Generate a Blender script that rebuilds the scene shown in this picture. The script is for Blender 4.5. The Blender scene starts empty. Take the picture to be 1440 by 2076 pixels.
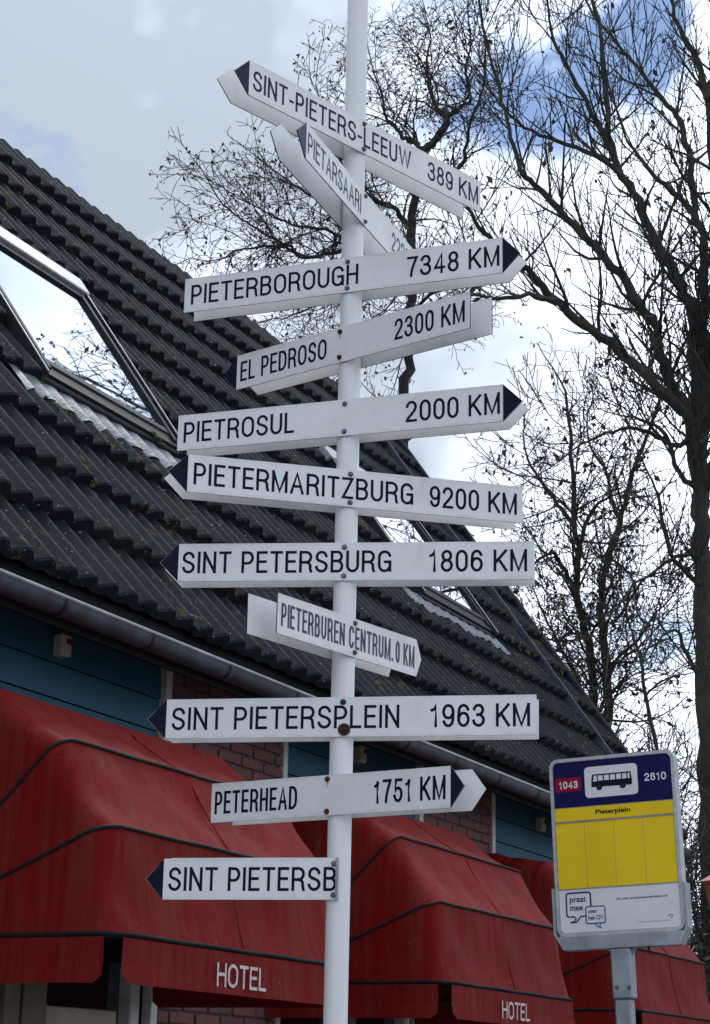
import bpy, bmesh, math, random
from mathutils import Vector, Matrix, Euler

# ------------------------------------------------------------------ camera
scene = bpy.context.scene
CAM_R = Matrix(((0.9997843, -0.02076905, 0.0),
                (-0.00593724, -0.28580811, -0.95826848),
                (0.01990233, 0.95806178, -0.28586977)))
CAM_P = Vector((0.0, 0.0, 1.6))
camd = bpy.data.cameras.new('camera')
camd.sensor_fit = 'HORIZONTAL'
camd.sensor_width = 36.0
camd.lens = 36.0 * 3950.0 / 1440.0
camd.clip_start = 0.05
camd.clip_end = 3000.0
cam = bpy.data.objects.new('camera', camd)
scene.collection.objects.link(cam)
cam.matrix_world = Matrix.Translation(CAM_P) @ CAM_R.to_4x4()
scene.camera = cam
scene.render.resolution_x = 710
scene.render.resolution_y = 1024

# ------------------------------------------------------------------ light
SUN_AZ, SUN_EL = math.radians(2.0), math.radians(52.0)
CLOUD_A, CLOUD_B = (5.69, 22.18, 28.21), (17.40, 6.28, 19.17)
world = bpy.data.worlds.new('World')
scene.world = world
world.use_nodes = True
wt = world.node_tree
wt.nodes.clear()
def wn(t, **kw):
    n = wt.nodes.new(t)
    for k, v in kw.items():
        setattr(n, k, v)
    return n
wo = wn('ShaderNodeOutputWorld')
wb = wn('ShaderNodeBackground')
wb.inputs['Strength'].default_value = 0.065
sky = wn('ShaderNodeTexSky', sky_type='NISHITA', sun_disc=False,
         sun_elevation=SUN_EL, sun_rotation=SUN_AZ,
         air_density=1.0, dust_density=0.2, ozone_density=4.0)
tc = wn('ShaderNodeTexCoord')
mp = wn('ShaderNodeMapping')
mp.inputs['Location'].default_value = CLOUD_A
mp.inputs['Scale'].default_value = (1.0, 1.0, 1.7)
wt.links.new(tc.outputs['Generated'], mp.inputs['Vector'])
cov = wn('ShaderNodeTexNoise')
cov.inputs['Scale'].default_value = 4.2
cov.inputs['Detail'].default_value = 9.0
cov.inputs['Roughness'].default_value = 0.52
cov.inputs['Distortion'].default_value = 0.25
wt.links.new(mp.outputs[0], cov.inputs['Vector'])
cr = wn('ShaderNodeValToRGB')
cr.color_ramp.elements[0].position = 0.35
cr.color_ramp.elements[1].position = 0.425
wt.links.new(cov.outputs['Fac'], cr.inputs['Fac'])
thick = wn('ShaderNodeTexNoise')
thick.inputs['Scale'].default_value = 3.1
thick.inputs['Detail'].default_value = 5.0
thick.inputs['Roughness'].default_value = 0.5
mp2 = wn('ShaderNodeMapping')
mp2.inputs['Location'].default_value = CLOUD_B
wt.links.new(tc.outputs['Generated'], mp2.inputs['Vector'])
wt.links.new(mp2.outputs[0], thick.inputs['Vector'])
tr = wn('ShaderNodeValToRGB')
tr.color_ramp.elements[0].position = 0.41
tr.color_ramp.elements[0].color = (12.4, 13.7, 15.8, 1)
tr.color_ramp.elements[1].position = 0.58
tr.color_ramp.elements[1].color = (3.5, 4.05, 4.8, 1)
wt.links.new(thick.outputs['Fac'], tr.inputs['Fac'])
# cloud is brighter towards the veiled sun
sdir = Vector((math.sin(SUN_AZ) * math.cos(SUN_EL), math.cos(SUN_AZ) * math.cos(SUN_EL), math.sin(SUN_EL)))
vdot = wn('ShaderNodeVectorMath', operation='DOT_PRODUCT')
wt.links.new(tc.outputs['Generated'], vdot.inputs[0])
vdot.inputs[1].default_value = sdir
vmx = wn('ShaderNodeMath', operation='MAXIMUM')
wt.links.new(vdot.outputs['Value'], vmx.inputs[0])
vpw = wn('ShaderNodeMath', operation='POWER')
wt.links.new(vmx.outputs[0], vpw.inputs[0])
vpw.inputs[1].default_value = 5.0
vml = wn('ShaderNodeMath', operation='MULTIPLY_ADD')
wt.links.new(vpw.outputs[0], vml.inputs[0])
vml.inputs[1].default_value = 0.7
vml.inputs[2].default_value = 0.85
lit = wn('ShaderNodeVectorMath', operation='SCALE')
wt.links.new(tr.outputs['Color'], lit.inputs[0])
wt.links.new(vml.outputs[0], lit.inputs['Scale'])
mixs = wn('ShaderNodeMix', data_type='RGBA')
wt.links.new(cr.outputs['Color'], mixs.inputs['Factor'])
wt.links.new(sky.outputs[0], mixs.inputs[6])
wt.links.new(lit.outputs[0], mixs.inputs[7])
wt.links.new(mixs.outputs[2], wb.inputs['Color'])
wt.links.new(wb.outputs[0], wo.inputs['Surface'])

sund = bpy.data.lights.new('sun', 'SUN')
sund.energy = 1.0
sund.angle = math.radians(22.0)
sund.color = (1.0, 0.97, 0.93)
sun = bpy.data.objects.new('sun', sund)
scene.collection.objects.link(sun)
sun.rotation_euler = sdir.to_track_quat('Z', 'Y').to_euler()
sun.location = (8, -4, 12)

vs = scene.view_settings
vs.view_transform = 'Standard'
vs.look = 'None'
vs.exposure = 0.92
vs.gamma = 1.0
vs.use_curve_mapping = False

# ------------------------------------------------------------------ helpers
COL = scene.collection
random.seed(7)

def link(name, me, mat=None, parent=None, loc=None, rot=None):
    o = bpy.data.objects.new(name, me)
    COL.objects.link(o)
    if me is not None and mat is not None and len(me.materials) == 0:
        me.materials.append(mat)
    if parent is not None:
        o.parent = parent
    if loc is not None:
        o.location = loc
    if rot is not None:
        o.rotation_euler = rot
    return o

def thing(name, label, cat, loc=(0, 0, 0), rot=(0, 0, 0), group=None):
    o = bpy.data.objects.new(name, None)
    COL.objects.link(o)
    o.location = loc
    o.rotation_euler = rot
    o.empty_display_size = 0.2
    o['label'] = label
    o['category'] = cat
    if group:
        o['group'] = group
    return o

def mesh(name, verts, faces, smooth=False):
    me = bpy.data.meshes.new(name)
    me.from_pydata([tuple(v) for v in verts], [], faces)
    me.update()
    if smooth:
        me.polygons.foreach_set('use_smooth', [True] * len(me.polygons))
    return me

def bmmesh(name, bm, smooth=False):
    me = bpy.data.meshes.new(name)
    bm.normal_update()
    bm.to_mesh(me)
    bm.free()
    if smooth:
        me.polygons.foreach_set('use_smooth', [True] * len(me.polygons))
    return me

class MB:
    """collects boxes, prisms, tubes and lathes into one mesh"""
    def __init__(self):
        self.v = []
        self.f = []
        self.mi = []
    def add(self, verts, faces, mi=0):
        b = len(self.v)
        self.v += [tuple(x) for x in verts]
        self.f += [tuple(i + b for i in q) for q in faces]
        self.mi += [mi] * len(faces)
        return self
    def box(self, x0, x1, y0, y1, z0, z1, mi=0, bev=0.0):
        if bev > 0:
            b = bev
            pr = []
            # chamfered on all vertical and horizontal edges through an 24-vertex box
            xs, ys, zs = (x0, x1), (y0, y1), (z0, z1)
            bm = bmesh.new()
            bmesh.ops.create_cube(bm, size=1.0)
            for v in bm.verts:
                v.co = Vector((xs[v.co.x > 0], ys[v.co.y > 0], zs[v.co.z > 0]))
            bmesh.ops.bevel(bm, geom=list(bm.edges), offset=b, segments=1, affect='EDGES')
            bm.verts.index_update()
            self.add([v.co.copy() for v in bm.verts], [[v.index for v in f.verts] for f in bm.faces], mi)
            bm.free()
            return self
        v = [(x0, y0, z0), (x1, y0, z0), (x1, y1, z0), (x0, y1, z0), (x0, y0, z1), (x1, y0, z1), (x1, y1, z1), (x0, y1, z1)]
        return self.add(v, [(0, 3, 2, 1), (4, 5, 6, 7), (0, 1, 5, 4), (1, 2, 6, 5), (2, 3, 7, 6), (3, 0, 4, 7)], mi)
    def prism(self, poly, y0, y1, mi_face=0, mi_edge=0):
        """polygon in the XZ plane (counter-clockwise seen from -Y), extruded from y0 (front) to y1"""
        n = len(poly)
        b = len(self.v)
        self.v += [(p[0], y0, p[1]) for p in poly] + [(p[0], y1, p[1]) for p in poly]
        self.f.append(tuple(b + i for i in range(n))); self.mi.append(mi_face)
        self.f.append(tuple(b + n + i for i in reversed(range(n)))); self.mi.append(mi_face)
        for i in range(n):
            j = (i + 1) % n
            self.f.append((b + j, b + i, b + n + i, b + n + j)); self.mi.append(mi_edge)
        return self
    def tube(self, pts, sides=8, mi=0, caps=True):
        """pts: list of (Vector, radius)"""
        n = len(pts)
        b = len(self.v)
        P = [Vector(p[0]) for p in pts]
        u = None
        for i in range(n):
            d = (P[min(i + 1, n - 1)] - P[max(i - 1, 0)])
            if d.length < 1e-9:
                d = Vector((0, 0, 1))
            d.normalize()
            if u is None:
                u = d.orthogonal().normalized()
            else:
                u = u - d * u.dot(d)
                if u.length < 1e-6:
                    u = d.orthogonal()
                u.normalize()
            w = d.cross(u)
            r = pts[i][1]
            for k in range(sides):
                a = 2 * math.pi * k / sides
                self.v.append(tuple(P[i] + (u * math.cos(a) + w * math.sin(a)) * r))
        for i in range(n - 1):
            for k in range(sides):
                k2 = (k + 1) % sides
                self.f.append((b + i * sides + k, b + i * sides + k2, b + (i + 1) * sides + k2, b + (i + 1) * sides + k))
                self.mi.append(mi)
        if caps:
            self.f.append(tuple(b + k for k in reversed(range(sides)))); self.mi.append(mi)
            self.f.append(tuple(b + (n - 1) * sides + k for k in range(sides))); self.mi.append(mi)
        return self
    def lathe(self, prof, sides=16, c=(0, 0, 0), mi=0):
        b = len(self.v)
        for (r, z) in prof:
            for k in range(sides):
                a = 2 * math.pi * k / sides
                self.v.append((c[0] + r * math.cos(a), c[1] + r * math.sin(a), c[2] + z))
        for i in range(len(prof) - 1):
            for k in range(sides):
                k2 = (k + 1) % sides
                self.f.append((b + i * sides + k, b + i * sides + k2, b + (i + 1) * sides + k2, b + (i + 1) * sides + k))
                self.mi.append(mi)
        self.f.append(tuple(b + k for k in reversed(range(sides)))); self.mi.append(mi)
        self.f.append(tuple(b + (len(prof) - 1) * sides + k for k in range(sides))); self.mi.append(mi)
        return self
    def build(self, name, mats, parent=None, loc=None, rot=None, smooth=False):
        me = mesh(name, self.v, self.f, smooth)
        if not isinstance(mats, (list, tuple)):
            mats = [mats]
        for m in mats:
            me.materials.append(m)
        if len(mats) > 1:
            me.polygons.foreach_set('material_index', self.mi)
        return link(name, me, None, parent, loc, rot)

# ------------------------------------------------------------------ materials
class NT:
    def __init__(self, name):
        m = bpy.data.materials.new(name)
        m.use_nodes = True
        self.m = m
        self.t = m.node_tree
        self.p = self.t.nodes['Principled BSDF']
    def n(self, t, **kw):
        x = self.t.nodes.new(t)
        for k, v in kw.items():
            setattr(x, k, v)
        return x
    def l(self, a, b):
        self.t.links.new(a, b)
    def coord(self, kind='pos', scale=(1, 1, 1)):
        mp = self.n('ShaderNodeMapping')
        mp.inputs['Scale'].default_value = scale
        if kind == 'pos':
            self.l(self.n('ShaderNodeNewGeometry').outputs['Position'], mp.inputs['Vector'])
        else:
            self.l(self.n('ShaderNodeTexCoord').outputs['Object'], mp.inputs['Vector'])
        return mp.outputs[0]
    def noise(self, vec, scale, detail=4, rough=0.55, lo=0.35, hi=0.65, dist=0.0):
        a = self.n('ShaderNodeTexNoise')
        a.inputs['Scale'].default_value = scale
        a.inputs['Detail'].default_value = detail
        a.inputs['Roughness'].default_value = rough
        a.inputs['Distortion'].default_value = dist
        self.l(vec, a.inputs['Vector'])
        r = self.n('ShaderNodeMapRange')
        r.inputs['From Min'].default_value = lo
        r.inputs['From Max'].default_value = hi
        self.l(a.outputs['Fac'], r.inputs['Value'])
        return r.outputs['Result']
    def mix(self, fac, a, b, blend='MIX'):
        x = self.n('ShaderNodeMix', data_type='RGBA', blend_type=blend)
        for s, v in ((x.inputs['Factor'], fac), (x.inputs[6], a), (x.inputs[7], b)):
            if hasattr(v, 'is_linked'):
                self.l(v, s)
            elif isinstance(v, (int, float)):
                s.default_value = v
            else:
                s.default_value = (*v, 1.0)
        return x.outputs[2]
    def math(self, op, a, b=0.0):
        x = self.n('ShaderNodeMath', operation=op)
        for s, v in ((x.inputs[0], a), (x.inputs[1], b)):
            if hasattr(v, 'is_linked'):
                self.l(v, s)
            else:
                s.default_value = v
        return x.outputs[0]
    def bump(self, h, strength=0.3, dist=0.01):
        b = self.n('ShaderNodeBump')
        b.inputs['Strength'].default_value = strength
        b.inputs['Distance'].default_value = dist
        self.l(h, b.inputs['Height'])
        self.l(b.outputs[0], self.p.inputs['Normal'])
    def base(self, c):
        s = self.p.inputs['Base Color']
        if hasattr(c, 'is_linked'):
            self.l(c, s)
        else:
            s.default_value = (*c, 1.0)
    def set(self, **kw):
        for k, v in kw.items():
            s = self.p.inputs[k]
            if hasattr(v, 'is_linked'):
                self.l(v, s)
            else:
                s.default_value = v

def simple(name, c, rough=0.6, metallic=0.0, var=0.25, vscale=9.0, bump=0.0, bscale=80.0, c2=None, spec=0.5, kind='pos', stretch=(1, 1, 1)):
    k = NT(name)
    v = k.coord(kind, stretch)
    c2 = c2 or tuple(x * (1 - var) for x in c)
    k.base(k.mix(k.noise(v, vscale, 6, 0.6), c, c2))
    k.set(Roughness=rough, Metallic=metallic)
    k.p.inputs['Specular IOR Level'].default_value = spec
    if bump:
        k.bump(k.noise(v, bscale, 4, 0.6, 0.2, 0.8), bump, 0.004)
    return k.m

def mat_plate():
    k = NT('sign_white_enamel')
    v = k.coord('obj')
    g = k.noise(v, 5.0, 8, 0.65, 0.5, 0.78)
    sp = k.noise(v, 90.0, 3, 0.5, 0.70, 0.76)
    st = k.noise(k.coord('obj', (30, 30, 2.5)), 1.0, 4, 0.6, 0.56, 0.8)
    c = k.mix(k.math('MULTIPLY', g, 0.35), (0.80, 0.81, 0.82), (0.55, 0.54, 0.47))
    c = k.mix(k.math('MULTIPLY', st, 0.22), c, (0.42, 0.42, 0.34))
    c = k.mix(k.math('MULTIPLY', sp, 0.35), c, (0.20, 0.17, 0.12))
    sx = k.n('ShaderNodeSeparateXYZ')
    k.l(k.n('ShaderNodeTexCoord').outputs['Object'], sx.inputs[0])
    ez = k.n('ShaderNodeMapRange')
    ez.inputs['From Min'].default_value = 0.058
    ez.inputs['From Max'].default_value = 0.076
    k.l(k.math('ABSOLUTE', sx.outputs['Z']), ez.inputs['Value'])
    eg = k.math('MULTIPLY', ez.outputs['Result'], k.noise(v, 14.0, 7, 0.7, 0.42, 0.72))
    c = k.mix(k.math('MULTIPLY', eg, 0.55), c, (0.30, 0.30, 0.22))
    sc = k.noise(k.coord('obj', (40, 40, 160)), 1.0, 2, 0.5, 0.74, 0.78)
    c = k.mix(k.math('MULTIPLY', sc, 0.30), c, (0.35, 0.34, 0.32))
    k.base(c)
    k.set(Roughness=0.42)
    k.bump(k.noise(v, 3.0, 3, 0.5, 0.3, 0.7), 0.12, 0.01)
    return k.m

def mat_pole():
    k = NT('pole_white_paint')
    v = k.coord('pos')
    g = k.noise(k.coord('pos', (9, 9, 1.3)), 2.0, 6, 0.6, 0.5, 0.8)
    sp = k.noise(v, 120.0, 3, 0.5, 0.70, 0.76)
    c = k.mix(k.math('MULTIPLY', g, 0.4), (0.80, 0.81, 0.82), (0.55, 0.54, 0.47))
    c = k.mix(k.math('MULTIPLY', sp, 0.5), c, (0.22, 0.18, 0.13))
    k.base(c)
    k.set(Roughness=0.38)
    return k.m

def mat_tile():
    k = NT('roof_tile_concrete')
    v = k.coord('pos')
    oi = k.n('ShaderNodeObjectInfo')
    base = k.mix(k.noise(v, 7.0, 8, 0.65), (0.0095, 0.0135, 0.025), (0.005, 0.0072, 0.014))
    base = k.mix(k.math('MULTIPLY', oi.outputs['Random'], 0.35), base, (0.016, 0.020, 0.030))
    # weathered streaks running down the slope
    pale = k.noise(v, 34.0, 5, 0.62, 0.60, 0.68)
    palem = k.noise(v, 3.2, 4, 0.55, 0.42, 0.60)
    base = k.mix(k.math('MULTIPLY', k.math('MULTIPLY', pale, palem), 0.55), base, (0.13, 0.14, 0.13))
    # green algae film
    alg = k.noise(v, 2.1, 7, 0.62, 0.48, 0.68)
    base = k.mix(k.math('MULTIPLY', alg, 0.4), base, (0.026, 0.034, 0.020))
    # ochre lichen
    och = k.noise(v, 26.0, 5, 0.6, 0.585, 0.66)
    ochm = k.noise(v, 1.6, 4, 0.5, 0.50, 0.62)
    base = k.mix(k.math('MULTIPLY', k.math('MULTIPLY', och, ochm), 0.7), base, (0.17, 0.095, 0.028))
    # moss
    mo = k.noise(v, 9.0, 6, 0.65, 0.60, 0.66)
    mom = k.noise(v, 1.1, 3, 0.5, 0.52, 0.60)
    base = k.mix(k.math('MULTIPLY', mo, mom), base, (0.055, 0.075, 0.012))
    # bright bird lime specks
    sp = k.noise(v, 60.0, 1, 0.4, 0.775, 0.79)
    base = k.mix(sp, base, (0.5, 0.5, 0.48))
    k.base(base)
    k.set(Roughness=0.85)
    k.p.inputs['Specular IOR Level'].default_value = 0.15
    k.bump(k.noise(v, 70.0, 5, 0.7, 0.2, 0.8), 0.55, 0.006)
    return k.m

def mat_fabric():
    k = NT('awning_red_canvas')
    v = k.coord('obj')
    st = k.noise(k.coord('obj', (16, 16, 1.1)), 1.0, 6, 0.65, 0.42, 0.64)
    mo = k.noise(v, 3.0, 5, 0.6, 0.35, 0.7)
    c = k.mix(st, (0.185, 0.005, 0.005), (0.180, 0.024, 0.018))
    c = k.mix(k.math('MULTIPLY', mo, 0.35), c, (0.120, 0.008, 0.007))
    sp = k.noise(v, 75.0, 1, 0.4, 0.83, 0.84)
    c = k.mix(k.math('MULTIPLY', sp, 0.8), c, (0.45, 0.36, 0.25))
    k.base(c)
    k.set(Roughness=0.72)
    k.p.inputs['Specular IOR Level'].default_value = 0.10
    h = k.math('ADD', k.noise(k.coord('obj', (14, 14, 1.5)), 1.0, 4, 0.55, 0.2, 0.8), k.math('MULTIPLY', k.noise(v, 220.0, 2, 0.5, 0.2, 0.8), 0.12))
    k.bump(h, 0.14, 0.02)
    return k.m

def mat_brick():
    k = NT('brick_red')
    v = k.coord('pos')
    oi = k.n('ShaderNodeObjectInfo')
    c = k.mix(oi.outputs['Random'], (0.205, 0.070, 0.060), (0.135, 0.062, 0.066))
    c = k.mix(k.math('MULTIPLY', k.noise(v, 22.0, 6, 0.65), 0.6), c, (0.115, 0.052, 0.050))
    sp = k.noise(v, 55.0, 3, 0.5, 0.66, 0.72)
    c = k.mix(k.math('MULTIPLY', sp, 0.5), c, (0.26, 0.20, 0.18))
    k.base(c)
    k.set(Roughness=0.85)
    k.bump(k.noise(v, 60.0, 5, 0.65, 0.2, 0.8), 0.6, 0.005)
    return k.m

def mat_lead():
    k = NT('lead_flashing')
    v = k.coord('pos')
    c = k.mix(k.noise(v, 8.0, 7, 0.65), (0.22, 0.25, 0.27), (0.12, 0.14, 0.15))
    c = k.mix(k.math('MULTIPLY', k.noise(k.coord('pos', (1, 1, 1)), 30.0, 5, 0.6, 0.5, 0.75), 0.6), c, (0.30, 0.33, 0.32))
    k.base(c)
    k.set(Roughness=0.55, Metallic=0.35)
    k.bump(k.noise(v, 14.0, 4, 0.6, 0.2, 0.8), 0.5, 0.012)
    return k.m

def mat_zinc(name='zinc_gutter', c1=(0.065, 0.085, 0.115), c2=(0.025, 0.034, 0.048), met=0.3):
    k = NT(name)
    v = k.coord('pos')
    c = k.mix(k.noise(v, 6.0, 7, 0.65), c1, c2)
    c = k.mix(k.math('MULTIPLY', k.noise(v, 40.0, 4, 0.6, 0.6, 0.75), 0.35), c, (0.10, 0.12, 0.09))
    k.base(c)
    k.set(Roughness=0.48, Metallic=met)
    k.bump(k.noise(v, 9.0, 4, 0.5, 0.2, 0.8), 0.2, 0.008)
    return k.m

def mat_glass():
    k = NT('window_glass')
    k.base((0.010, 0.016, 0.024))
    k.set(Roughness=0.015)
    k.p.inputs['Specular Tint'].default_value = (0.72, 0.86, 1.0, 1)
    k.p.inputs['IOR'].default_value = 1.9
    k.p.inputs['Coat Weight'].default_value = 1.0
    k.p.inputs['Coat Roughness'].default_value = 0.01
    k.p.inputs['Coat IOR'].default_value = 1.6
    k.p.inputs['Coat Tint'].default_value = (0.8, 0.9, 1.0, 1)
    k.bump(k.noise(k.coord('obj'), 1.3, 2, 0.4, 0.2, 0.8), 0.02, 0.02)
    return k.m

def mat_bark(name, c1, c2, moss=0.3):
    k = NT(name)
    v = k.coord('pos', (1, 1, 0.35))
    c = k.mix(k.noise(v, 16.0, 6, 0.65), c1, c2)
    c = k.mix(k.math('MULTIPLY', k.noise(k.coord('pos'), 2.3, 5, 0.6, 0.45, 0.7), moss), c, (0.055, 0.065, 0.028))
    k.base(c)
    k.set(Roughness=0.9)
    k.bump(k.noise(v, 38.0, 5, 0.7, 0.2, 0.8), 0.8, 0.02)
    return k.m

M = dict(
    plate=mat_plate(), pole=mat_pole(), tile=mat_tile(), fabric=mat_fabric(), brick=mat_brick(), lead=mat_lead(),
    zinc=mat_zinc(), galv=mat_zinc('galvanised_steel', (0.36, 0.40, 0.43), (0.20, 0.23, 0.25), 0.5), glass=mat_glass(),
    edge=simple('plate_edge_dark', (0.020, 0.024, 0.036), 0.7, spec=0.2),
    black=simple('arrow_black_paint', (0.007, 0.010, 0.030), 0.6, var=0.3, spec=0.12),
    ink=simple('lettering_black', (0.006, 0.008, 0.026), 0.6, var=0.2, spec=0.12),
    inkfade=simple('lettering_faded', (0.085, 0.105, 0.155), 0.6, c2=(0.060, 0.075, 0.120), vscale=40, spec=0.2),
    inkmid=simple('lettering_worn', (0.022, 0.030, 0.065), 0.6, c2=(0.014, 0.020, 0.045), vscale=40, spec=0.2),
    bolt=simple('bolt_steel', (0.16, 0.17, 0.19), 0.45, 0.6, var=0.5, vscale=120),
    rust=simple('bolt_rusted', (0.085, 0.032, 0.013), 0.85, 0.1, c2=(0.028, 0.014, 0.010), vscale=150, bump=0.5, bscale=300),
    ruststain=simple('rust_stain', (0.52, 0.33, 0.17), 0.6, c2=(0.70, 0.62, 0.50), vscale=80),
    mortar=simple('mortar_grey', (0.095, 0.095, 0.105), 0.95, bump=0.5, bscale=150),
    teal=simple('boards_teal_paint', (0.018, 0.105, 0.165), 0.5, c2=(0.015, 0.085, 0.138), vscale=4, bump=0.08, bscale=40, spec=0.25),
    gap=simple('board_joint_dark', (0.006, 0.010, 0.014), 0.9),
    white=simple('trim_white_paint', (0.62, 0.64, 0.66), 0.5, c2=(0.45, 0.45, 0.42), vscale=12),
    cream=simple('cream_paint', (0.50, 0.45, 0.36), 0.6, vscale=5),
    beige=simple('beige_paint', (0.22, 0.18, 0.12), 0.6, vscale=5),
    darkwood=simple('dark_frame', (0.010, 0.011, 0.014), 0.7, spec=0.15),
    alu=simple('aluminium_cover', (0.55, 0.57, 0.60), 0.35, 0.5, var=0.3, vscale=20),
    ventalu=simple('skylight_dark_metal', (0.026, 0.030, 0.034), 0.55, 0.2, var=0.4, vscale=15, spec=0.25),
    piping=simple('piping_dark', (0.014, 0.015, 0.022), 0.7, vscale=30, spec=0.2),
    letterwhite=simple('lettering_white', (0.72, 0.66, 0.66), 0.6, c2=(0.55, 0.42, 0.42), vscale=60),
    redlens=simple('red_lens', (0.25, 0.012, 0.02), 0.25),
    plastic=simple('white_plastic', (0.58, 0.55, 0.47), 0.5),
    blue=simple('panel_blue', (0.004, 0.004, 0.075), 0.5, var=0.15, spec=0.15),
    yellow=simple('panel_yellow', (0.85, 0.60, 0.010), 0.55, c2=(0.78, 0.55, 0.012), vscale=6, spec=0.2),
    panelwhite=simple('panel_white', (0.72, 0.73, 0.75), 0.35, var=0.08),
    redbox=simple('panel_red', (0.26, 0.006, 0.025), 0.5, var=0.1, spec=0.15),
    frame=simple('sign_frame_grey', (0.48, 0.50, 0.52), 0.4, 0.3, c2=(0.33, 0.35, 0.36), vscale=30),
    greyline=simple('panel_rail_grey', (0.30, 0.30, 0.28), 0.5),
    inkblue=simple('ink_navy', (0.012, 0.012, 0.11), 0.45, var=0.1),
    cyan=simple('ink_cyan', (0.02, 0.12, 0.33), 0.45, var=0.1),
    barkA=mat_bark('bark_alder', (0.040, 0.034, 0.030), (0.022, 0.019, 0.017)),
    barkB=mat_bark('bark_ash', (0.055, 0.056, 0.046), (0.024, 0.025, 0.022), 0.85),
    twig=simple('twig_brown', (0.034, 0.026, 0.022), 0.85, var=0.4, vscale=5),
    twigB=simple('twig_ash', (0.036, 0.034, 0.030), 0.85, var=0.4, vscale=5),
    dryleaf=simple('dry_leaf', (0.085, 0.045, 0.024), 0.8, c2=(0.040, 0.026, 0.016), vscale=3),
    ivy=simple('ivy_leaf', (0.022, 0.040, 0.014), 0.45, c2=(0.012, 0.022, 0.008), vscale=4),
    hedge=simple('hedge_leaf', (0.036, 0.050, 0.022), 0.6, c2=(0.020, 0.028, 0.013), vscale=2.5),
    moss=simple('moss_green', (0.075, 0.105, 0.016), 0.95, c2=(0.038, 0.050, 0.010), vscale=40, bump=1.0, bscale=160),
    copper=simple('lantern_copper', (0.40, 0.19, 0.13), 0.45, 0.25, c2=(0.30, 0.14, 0.10), vscale=20),
    paving=simple('ground_paving', (0.16, 0.145, 0.13), 0.9, c2=(0.10, 0.09, 0.085), vscale=3, bump=0.4, bscale=25),
    asphalt=simple('road_asphalt', (0.055, 0.055, 0.058), 0.95, vscale=6, bump=0.6, bscale=120),
    kerb=simple('kerb_concrete', (0.26, 0.25, 0.24), 0.9, vscale=9, bump=0.3),
)
M['plate_pair'] = [M['plate'], M['edge']]

# ------------------------------------------------------------------ lettering
def text_part(body, x0, x1, z0, z1, y, mat, parent, name='lettering', proud=0.0008, bold=0.0):
    cu = bpy.data.curves.new('txt', 'FONT')
    cu.body = body
    cu.resolution_u = 5
    cu.offset = bold
    to = bpy.data.objects.new('txt', cu)
    COL.objects.link(to)
    bpy.context.view_layer.update()
    me = bpy.data.meshes.new_from_object(to.evaluated_get(bpy.context.evaluated_depsgraph_get()))
    bpy.data.objects.remove(to)
    bpy.data.curves.remove(cu)
    co = [v.co.copy() for v in me.vertices]
    ax0 = min(c.x for c in co); ax1 = max(c.x for c in co)
    ay0 = min(c.y for c in co); ay1 = max(c.y for c in co)
    for v, c in zip(me.vertices, co):
        v.co = Vector((x0 + (c.x - ax0) / (ax1 - ax0) * (x1 - x0), y - proud, z0 + (c.y - ay0) / (ay1 - ay0) * (z1 - z0)))
    me.materials.clear()
    me.name = name
    me.update()
    return link(name, me, mat, parent)
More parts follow.
